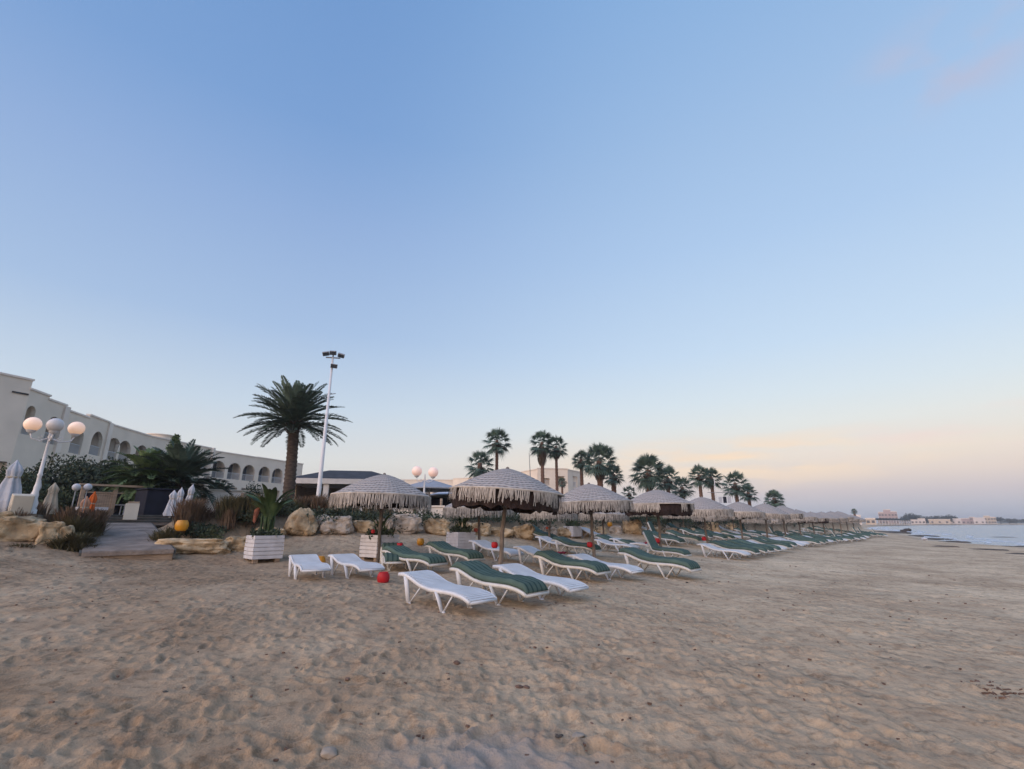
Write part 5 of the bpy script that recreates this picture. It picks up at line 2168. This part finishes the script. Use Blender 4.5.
pl0 = make_planter()
GP = 'white slatted planters along the foot of the bank'
PLANTERS = [(262.5, 13.1, 560, 'white slatted planter holding the banana plant with a withered leaf', R(43), 1.0),
            (379, 13.7, 554, 'white slatted planter behind the leftmost parasol pole', R(52), 1.0),
            (460.5, 15.5, 551, 'white slatted planter holding a yellow edged plant, left of the largest parasol', R(40), .88),
            (573, 23.4, 541, 'small white planter half hidden left of the striped looking parasol pole', R(40), .8),
            (615, 28.2, 538, 'small white planter to the left of the big round topped boulder', R(40), 1.0),
            (669, 33, 536, 'small white planter right behind the third seaward parasol', R(40), .9),
            (757, 56, 531, 'tiny far white planter left of the sixth seaward parasol', R(40), 1.0)]
PL = []
for px, t, py, lab, rz, sc in PLANTERS:
    g = G(px, t, py)
    PL.append((g, sc))
    place(pl0, USED, g, rz, lab, GP, sc)


def banana(g, sc, label, n, h, seed, wilt=True, mat='banana'):
    rng = np.random.default_rng(seed)
    r = thing('banana_plant', label, 'plant', g + Vector((0, 0, .58 * sc)), math.atan2(-g.x, g.y))
    sm = MB()
    V, Fs, o = [], [], 0
    for i in range(n):
        a = i * 2.4 + rng.uniform(-.4, .4)
        hh = h * rng.uniform(.55, 1.0)
        bx, by = .16 * math.cos(a) * rng.uniform(.3, 1), .16 * math.sin(a) * rng.uniform(.3, 1)
        out = rng.uniform(.1, .4) * h * .6
        sm.tube([(bx, by, -.08), (bx * 1.2, by * 1.2, hh * .35), (bx + out * .25 * math.cos(a), by + out * .25 * math.sin(a), hh * .55)], [.03, .025, .014], 6)
        m = 10
        L0 = hh * .66
        e = R(rng.uniform(60, 84))
        p = np.array([bx + out * .25 * math.cos(a), by + out * .25 * math.sin(a), hh * .53])
        t = np.array([-math.sin(a), math.cos(a), 0])
        tw = rng.uniform(-.5, .5)
        row = []
        for k in range(m + 1):
            q = k / m
            w = h * .062 * math.sin(math.pi * min(1, q * .92 + .06)) ** .7
            d = np.array([math.cos(a) * math.cos(e), math.sin(a) * math.cos(e), math.sin(e)])
            up = np.array([-math.cos(a) * math.sin(e), -math.sin(a) * math.sin(e), math.cos(e)])
            side = t * math.cos(tw) + up * math.sin(tw)
            row.append([p - side * w + up * w * .35, p, p + side * w + up * w * .35])
            p = p + d * L0 / m
            e -= rng.uniform(.04, .16)
        V.append(np.array(row).reshape(-1, 3))
        ii = np.arange(m)[:, None] * 3
        Fs.append(np.concatenate([ii + np.array([[0, 1, 4, 3]]), ii + np.array([[1, 2, 5, 4]])]) + o)
        o += 3 * (m + 1)
    sm.build('stem', M['banana'], r, True)
    np_mesh('leaf', np.concatenate(V), np.concatenate(Fs), M[mat], r)
    if wilt:
        mb = MB()
        mb.add([(-.22, -.1, h * .60), (-.2, -.13, h * .61), (-.17, -.1, h * .60), (-.36, -.12, h * .50), (-.29, -.17, h * .47), (-.22, -.12, h * .49), (-.36, -.13, h * .30), (-.31, -.15, h * .26), (-.28, -.13, h * .31)],
               [(0, 1, 4, 3), (1, 2, 5, 4), (3, 4, 7, 6), (4, 5, 8, 7)])
        mb.build('withered_leaf', M['wilt'], r, True)
    rng2 = np.random.default_rng(seed + 3)
    P = np.stack([rng2.uniform(-.34, .34, 500) * sc, rng2.uniform(-.34, .34, 500) * sc, rng2.random(500) * .16 + .02], 1)
    co, f = leaf_quads(P, .1, rng2, .8)
    np_mesh('undergrowth', co, f, M['hedge'], r)


banana(*PL[0], 'tall green banana plant with a reddish withered leaf in the left planter', 24, 1.45, 3)
banana(*PL[1], 'low green plant in the planter behind the leftmost parasol pole', 8, .62, 5, False)
banana(*PL[2], 'bushy plant with yellow green leaves in the planter left of the largest parasol', 10, .78, 6, False, 'banana')
banana(*PL[3], 'green plant in the small planter left of the striped looking parasol pole', 10, .7, 7, False)
banana(*PL[4], 'low plant in the small planter left of the big round topped boulder', 6, .45, 8, False)

# ------------------------------------------------------------------ glazed pots


def pot(name, loc, r, mat, label, cat='pot', hang=False, group=None):
    root = thing(name, label, cat, loc, 0, group)
    MB().lathe([(.01, 0), (r * .62, 0), (r * .9, r * .35), (r, r * .85), (r * .92, r * 1.35), (r * .72, r * 1.62), (r * .74, r * 1.72), (r * .66, r * 1.72), (r * .64, r * 1.58), (r * .8, r * 1.2), (.01, r * 1.1)], 20).build('body', M[mat], root, True)
    MB().lathe([(r * .62, r * 1.25), (.01, r * 1.27)], 16).build('fill', M['soil'], root)
    if hang:
        MB().tube([(-r * .7, 0, r * 1.66), (0, .02, r * 3.0), (r * .7, 0, r * 1.66)], .008, 5).build('hanger', M['grey_metal'], root)
    return root


g = hit(383, 583)
pot('clay_pot', g - Vector((0, 0, .02)), .122, 'red', 'round red pot standing on the sand beside the nearest white lounger')
g = G(320, 12.4, 556)
pot('clay_pot', g, .15, 'yellow', 'yellow pot on the sand behind the two left white loungers')
g = G(420, 15.8, 555)
pot('clay_pot', g, .125, 'yellow', 'yellow pot on the sand between the leftmost parasol and the third planter')
g = G(181, 13.25, 530)
pot('clay_pot', (g.x, g.y, 1.24), .165, 'yellow', 'orange yellow pot standing on the long flat ochre stone')
g = G(610, 26.0, 530)
pot('clay_pot', (g.x, g.y, max(g.z, 1.26)), .14, 'yellow', 'small yellow pot on the bank left of the big round topped boulder')
GR = 'red ashtray pots tied to parasol poles'
for p, h, dx, lab, mt, r in ((BACK[0], .95, -.13, 'red pot tied to the leftmost parasol pole', 'red', .1), (BACK[1], .85, -.12, 'orange red pot tied to the pole behind the third planter', 'orange_red', .13),
                              (FRONT[0], .85, -.16, 'bright red pot tied to the pole of the largest brown lined parasol', 'red', .15), (BACK[2], .9, -.12, 'red pot on the thin pole left of the striped looking parasol', 'orange_red', .11),
                              (FRONT[1], .72, -.14, 'bright red pot tied to the pole of the striped looking parasol', 'red', .17), (BACK[3], .7, -.12, 'large orange red pot on the pole right of the striped looking parasol', 'orange_red', .2),
                              (FRONT[2], .75, -.15, 'red pot tied to the pole of the third seaward parasol', 'red', .19), (FRONT[3], .7, -.15, 'crimson pot on the pole of the fourth seaward parasol', 'red', .19)):
    z = gz(p.x, p.y) + h - r * 2
    rt = pot('ashtray_pot', (p.x + dx * .9, p.y - .09, z), r * .54, mt, lab, 'pot', True, GR)


def cloth(x, y, z, w, d, label, rz):
    mb = MB()
    n = 8
    vs_ = [((i / n - .5) * w, (j / n - .5) * d, .02 + .035 * mnoise.noise(Vector((i * .7 + x, j * .7, 1))) - .12 * max(0, abs(j / n - .5) - .4)) for i in range(n + 1) for j in range(n + 1)]
    up = [(a, b, c + .025) for a, b, c in vs_]
    m = n + 1
    fs_ = [(i * m + j, (i + 1) * m + j, (i + 1) * m + j + 1, i * m + j + 1) for i in range(n) for j in range(n)]
    mb.add(up, fs_)
    mb.add(vs_, [f[::-1] for f in fs_])
    o = mb.build('cloth', M['red_cloth'], smooth=True)
    o.location = (x, y, z)
    o.rotation_euler.z = rz
    tag(o, label, 'cloth')


cloth(1.22, 13.78, gz(1.22, 13.78) + .34, .4, .45, 'dark red cloth lying on a bare white lounger', TH)
p = FRONT[2] + sea * .2 + alg * -1.2
cloth(p.x, p.y, gz(p.x, p.y) + .40, .5, .4, 'crimson cloth near the third seaward parasol pole', TH)
c = G(394, 13.1, 552)
o = thing('red_cup', 'red cup standing on the green lounger under the leftmost parasol', 'cup', (-2.82, 12.95, gz(-2.82, 12.95) + .42))
MB().lathe([(.01, 0), (.055, 0), (.075, .17), (.065, .17), (.05, .02)], 16).build('body', M['red'], o, True)

# ------------------------------------------------------------------ waterline and far shore
GSW = 'heaps of dark seaweed along the waterline'


def weed(px, py, w, d, h, label, seed, z=None, mat='weed', name='seaweed_heap', cat='seaweed', group=GSW):
    dx, dy, dz = ray(px, py)
    t = (SEA_Z - CAM_Z + .1) / dz
    x, y = dx * t, dy * t
    bm = bmesh.new()
    bmesh.ops.create_icosphere(bm, subdivisions=4, radius=1)
    for v in bm.verts:
        q = v.co.copy()
        a = math.atan2(q.y, q.x)
        e = 1 + .45 * mnoise.noise(Vector((math.cos(a) * 1.6 + seed, math.sin(a) * 1.6, seed * 3)))
        n = .5 + .5 * mnoise.noise(Vector((q.x * w * .6 + seed, q.y * d * .6, 0)) * 1.6)
        v.co = (q.x * w / 2 * e, q.y * d / 2 * e, q.z * h * (.35 + .9 * n))
    me = bpy.data.meshes.new(name)
    bm.to_mesh(me)
    bm.free()
    me.shade_smooth()
    me.materials.append(M[mat])
    o = bpy.data.objects.new(name, me)
    COL.objects.link(o)
    o.location = (x, y, z if z is not None else gz(x, y))
    o.rotation_euler.z = math.atan2(dx, dy) * -1
    return tag(o, label, cat, group)


weed(935, 538.5, 4.2, 6, .18, 'long dark seaweed heap at the waterline beside the small white rag', 1)
weed(955, 541.5, 3.0, 2.2, .16, 'brownish seaweed strip ending the long heap on the sea side', 2)
weed(890, 532.5, 7, 16, .25, 'thin far band of dark seaweed left of the two dark rocks', 3)
weed(922, 535.5, 4.5, 9, .2, 'dark seaweed band lying in the water behind the white rag', 4, SEA_Z - .02)
weed(947, 550.5, 1.5, 1.0, .10, 'small isolated seaweed heap on the open sand before the waterline', 5)
weed(990, 554, 2.0, 1.3, .08, 'dark seaweed strip on the sand near the right edge', 6)
weed(1020, 559.5, 1.1, .7, .07, 'seaweed patch cut by the right edge of the photo', 7)
weed(1019, 546.5, 2.6, 2.0, .16, 'dark bluish low mound in the water at the right edge', 8, SEA_Z)  # low dark bluish mound set at sea level
weed(1003, 536.5, 3.0, 2.6, .08, 'low dark reef streak out in the water', 9, SEA_Z - .02)
for px, py, w, h, lab, sd in ((908, 531.5, 1.4, 1.0, 'taller dark rock at the far end of the seaweed band', 31), (903.5, 532, 1.5, .55, 'lower dark rock left of the taller one at the waterline', 32)):
    dx, dy, dz = ray(px, py)
    t = (SEA_Z - CAM_Z) / dz
    o = rock(px, t, w, h, 1.2, lab, 'rock_dark', sd, py, name='shore_rock', cat='rock', group='two dark rocks at the waterline')
g = hit(925, 541)
o = thing('white_rag', 'small crumpled white rag on the dark seaweed at the waterline', 'rag', g + Vector((0, 0, .12)))
mb = MB()
bm = bmesh.new()
bmesh.ops.create_icosphere(bm, subdivisions=3, radius=1)
mb.add([(v.co.x * .26 * (1 + .4 * mnoise.noise(v.co * 2.1)), v.co.y * .2, .08 + v.co.z * .14 * (1 + .5 * mnoise.noise(v.co * 2.7))) for v in bm.verts], [tuple(v.index for v in f.verts) for f in bm.faces])
bm.free()
mb.build('crumpled_cloth', M['canvas'], o, True)

# far shore: buildings, trees


def far_building(px0, px1, t, z1, label, mat, wins=True, steps=None, z0=.5):
    a = Vector((*pt(px0, t), 0))
    b = Vector((*pt(px1, t), 0))
    az = math.atan2(a.x + b.x, a.y + b.y)
    L0 = a.length * (math.atan2(b.x, b.y) - math.atan2(a.x, a.y))
    root = thing('shore_house', label, 'building', (a.x, a.y, 0), -az)
    D = L0 * .6
    w = MB()
    steps = steps or [(0, 1, 1)]
    for i, (s0, s1, hh) in enumerate(steps):
        w.box((L0 * (s0 + s1) / 2, D / 2 + i * .3, z0 + (z1 - z0) * hh / 2), (L0 * (s1 - s0), D, (z1 - z0) * hh))
    w.build('wall', M[mat], root)
    for i, (s0, s1, hh) in enumerate(steps):
        MB().box((L0 * (s0 + s1) / 2, D / 2 + i * .3, z0 + (z1 - z0) * hh + .2), (L0 * (s1 - s0) * 1.03, D * 1.04, .38)).build('roof_edge', M['coping'], root)
        if wins:
            n = max(2, int(L0 * (s1 - s0) / 4.5))
            fl2 = max(1, int((z1 - z0) * hh / 3.4))
            for f in range(fl2):
                for k in range(n):
                    x = L0 * (s0 + (s1 - s0) * (k + .5) / n)
                    MB().box((x, i * .3 - .03, z0 + 1.7 + f * 3.3), (1.5, .3, 1.5)).build('window', M['glass'], root)
    return root


far_building(880, 899, 470, 13.5, 'pinkish stepped apartment block on the far shore', 'far_pink', True, [(0, .3, .82), (.3, .68, 1), (.68, 1, .86)])
far_building(911, 926, 455, 5.0, 'low white house on the far shore below dark trees', 'far_white', True, [(0, .5, .8), (.5, 1, 1)])
far_building(929, 951, 470, 4.6, 'long low cream hall on the far shore', 'far_cream', True)
far_building(951, 962, 490, 5.4, 'small pale house between cream hall and pinkish row', 'far_white', True)
far_building(962, 976, 540, 7.5, 'pinkish roofed row of houses on the far shore', 'far_pink', True, [(0, .6, .8), (.6, 1, 1)])
far_building(974, 986, 520, 6.6, 'white house in front of the pinkish row', 'far_white', True)
far_building(985, 997, 525, 8.6, 'square cream building right of the white house on the far shore', 'far_cream', True, [(0, .55, 1), (.55, 1, .85)])
far_building(866, 876, 300, 4.0, 'low pale beach house left of the pinkish apartment block', 'far_cream', True)
far_building(846, 862, 260, 5.2, 'pale house just above the last parasols', 'far_white', True)
cb = thing('beach_colonnade', 'long dark roofed beach shelter with white posts on the far shore', 'shelter', (0, 0, 0))
a, b = Vector((*pt(876, 330), 0)), Vector((*pt(911, 400), 0))
u = (b - a).normalized()
rm = MB().hexa([(a.x, a.y, 3.4), (b.x, b.y, 3.4), (b.x - 4, b.y + 4, 3.4), (a.x - 4, a.y + 4, 3.4)], [(a.x, a.y, 4.6), (b.x, b.y, 4.6), (b.x - 4, b.y + 4, 4.6), (a.x - 4, a.y + 4, 4.6)])
rm.build('roof', M['far_tree'], cb)
for i in range(14):
    p = a.lerp(b, i / 13)
    MB().box((p.x, p.y, 1.8), (.8, .5, 3.2)).build('post', M['far_white'], cb)


def far_tree(px, t, w, h, label, seed):
    rng = np.random.default_rng(seed)
    x, y = pt(px, t)
    r = thing('shore_tree', label, 'tree', (x, y, .8), 0, 'dark trees on the far shore')
    MB().tube([(0, 0, -.5), (0, 0, h * .5)], [.4, .25], 6).build('trunk', M['trunk'], r)
    bl = [(rng.uniform(-.35, .35) * w, rng.uniform(-.2, .2) * w, h * rng.uniform(.4, .75), w * .27, w * .25, h * .28) for _ in range(9)]
    co, f = leaf_quads(clump_points(900, bl, rng), 1.1, rng)
    np_mesh('crown', co, f, M['far_tree'], r)


for i, (px, t, w, h) in enumerate([(905, 465, 10, 7.5), (912, 470, 11, 9.5), (919, 475, 11, 8), (926, 480, 10, 7), (934, 485, 11, 7.5), (942, 490, 11, 8), (949, 490, 11, 9), (955, 495, 9, 7.5), (1001, 530, 10, 7), (1009, 540, 9, 5), (1016, 550, 10, 5.5), (1026, 560, 11, 4.5)]):
    far_tree(px, t, w, h, 'dark tree on the far shore, %s from the left' % ORD[i], 60 + i)
x = pt(1024, 640)
lm = MB()
A_, B_ = pt(990, 700), pt(1300, 900)
for i in range(24):
    k0, k1 = i / 24, (i + 1) / 24
    p0 = (A_[0] + (B_[0] - A_[0]) * k0, A_[1] + (B_[1] - A_[1]) * k0)
    p1 = (A_[0] + (B_[0] - A_[0]) * k1, A_[1] + (B_[1] - A_[1]) * k1)
    h0, h1 = 3.5 + 2 * mnoise.noise(Vector((i * .4, 0, 0))), 3.5 + 2 * mnoise.noise(Vector(((i + 1) * .4, 0, 0)))
    lm.add([(*p0, -1), (*p1, -1), (p1[0] - 20, p1[1] + 60, h1), (p0[0] - 20, p0[1] + 60, h0), (p1[0] - 60, p1[1] + 180, -1), (p0[0] - 60, p0[1] + 180, -1)], [(0, 1, 2, 3), (3, 2, 4, 5)])
o = lm.build('hills', M['far_tree'], smooth=True)
tag(o, 'low dark line of wooded land at the far right of the bay', 'hills', kind='structure')

# ------------------------------------------------------------------ debris on the sand


def pebble(px, py, r, label, mat='pebble', seed=0, name='pebble', cat='pebble', flat=.6, el=1.3):
    g = hit(px, py)
    bm = bmesh.new()
    bmesh.ops.create_icosphere(bm, subdivisions=3, radius=r)
    off = Vector((seed * 5.1, seed * 2.3, seed))
    for v in bm.verts:
        n = 1 + .35 * mnoise.noise(v.co / r * 1.1 + off) + .12 * mnoise.noise(v.co / r * 3 + off)
        v.co = Vector((v.co.x * el, v.co.y, v.co.z * flat)) * n
    me = bpy.data.meshes.new(name)
    bm.to_mesh(me)
    bm.free()
    me.shade_smooth()
    me.materials.append(M[mat])
    o = bpy.data.objects.new(name, me)
    COL.objects.link(o)
    o.location = g + Vector((0, 0, r * flat * .3))
    o.rotation_euler.z = seed * 1.7
    tag(o, label, cat)


pebble(457, 664, .032, 'reddish brown lump of driftwood on the sand below the loungers', 'pebble', 1)
pebble(519, 690, .03, 'pinkish brown stone, left of two close together on the foreground sand', 'pebble', 2)
pebble(527, 689, .026, 'reddish stone, right of two close together on the foreground sand', 'pebble', 3)
pebble(578, 742, .036, 'flat pale stone at the bottom of the photo', 'shell', 4, flat=.4)
pebble(557, 738, .018, 'small dark brown stone left of the flat pale stone', 'weed', 5)
pebble(561, 741, .016, 'tiny dark stone touching the small brown stone', 'weed', 6)
pebble(328, 756, .05, 'tan stone at the bottom edge of the photo below the left loungers', 'shell', 7)
pebble(687, 583, .03, 'single dark stone on the sand right of the last near lounger', 'weed', 8)
pebble(165, 693, .02, 'small dark chip on the left foreground sand', 'weed', 9)
pebble(236, 697, .018, 'small dark chip left of the sand below the planter', 'weed', 10)
pebble(294, 682, .02, 'small brown chip in the middle left foreground sand', 'pebble', 11)
pebble(347, 680, .02, 'brown chip on the sand between the left loungers and the photo bottom', 'pebble', 12)
pebble(971, 690, .02, 'dark chip beside the dry twigs on the right sand', 'weed', 13)


def twigs():
    rg = random.Random(5)
    mb = MB()
    for i in range(70):
        k = rg.gauss(0, 1)
        g = hit(994 + 13 * k, 692 + 2.5 * k + rg.gauss(0, 3.2))
        l = rg.uniform(.006, .03)
        mb.box((g.x, g.y, g.z + .004), (l * 2, l * rg.uniform(.2, .7), .012), Matrix.Rotation(rg.uniform(0, 6.28), 3, 'Z') @ Matrix.Rotation(rg.uniform(-.4, .4), 3, 'Y'))
    o = mb.build('seaweed_litter', M['pebble'])
    tag(o, 'scatter of dry dark seaweed twigs on the right foreground sand', 'seaweed litter', kind='stuff')
    mb = MB()
    rng = np.random.default_rng(8)
    for i in range(420):
        r = 3.6 + 16 * rng.random() ** 1.3
        a = R(rng.uniform(-50, 50))
        x, y = r * math.sin(a), r * math.cos(a)
        z = gz(x, y)
        if z > .95:
            continue
        s = rng.uniform(.004, .012) * (1 + r / 18)
        q = rng.uniform(0, 6.28)
        mb.box((x, y, z + .005), (s * 2.4, s, s), Matrix.Rotation(q, 3, 'Z'))
    o = mb.build('beach_litter', M['pebble'])
    tag(o, 'tiny dark chips of shell and wood scattered over the sand', 'beach litter', kind='stuff')


twigs()


def build_haze():
    m = bpy.data.materials.new('haze')
    m.use_nodes = True
    N, L = m.node_tree.nodes, m.node_tree.links
    N.remove(N['Principled BSDF'])
    v = N.new('ShaderNodeVolumePrincipled')
    v.inputs['Color'].default_value = (.86, .88, .93, 1)
    v.inputs['Density'].default_value = HAZE
    v.inputs['Anisotropy'].default_value = .2
    L.new(v.outputs['Volume'], N['Material Output'].inputs['Volume'])
    mb = MB()
    b = [(-2300, -2300, -4), (2300, -2300, -4), (2300, 2300, -4), (-2300, 2300, -4)]
    mb.hexa(b, [(x, y, 22) for x, y, _ in b])
    o = mb.build('haze', m)
    tag(o, 'thin pale evening haze lying over the whole beach and bay', 'haze', kind='stuff')


HAZE = .0005
build_haze()
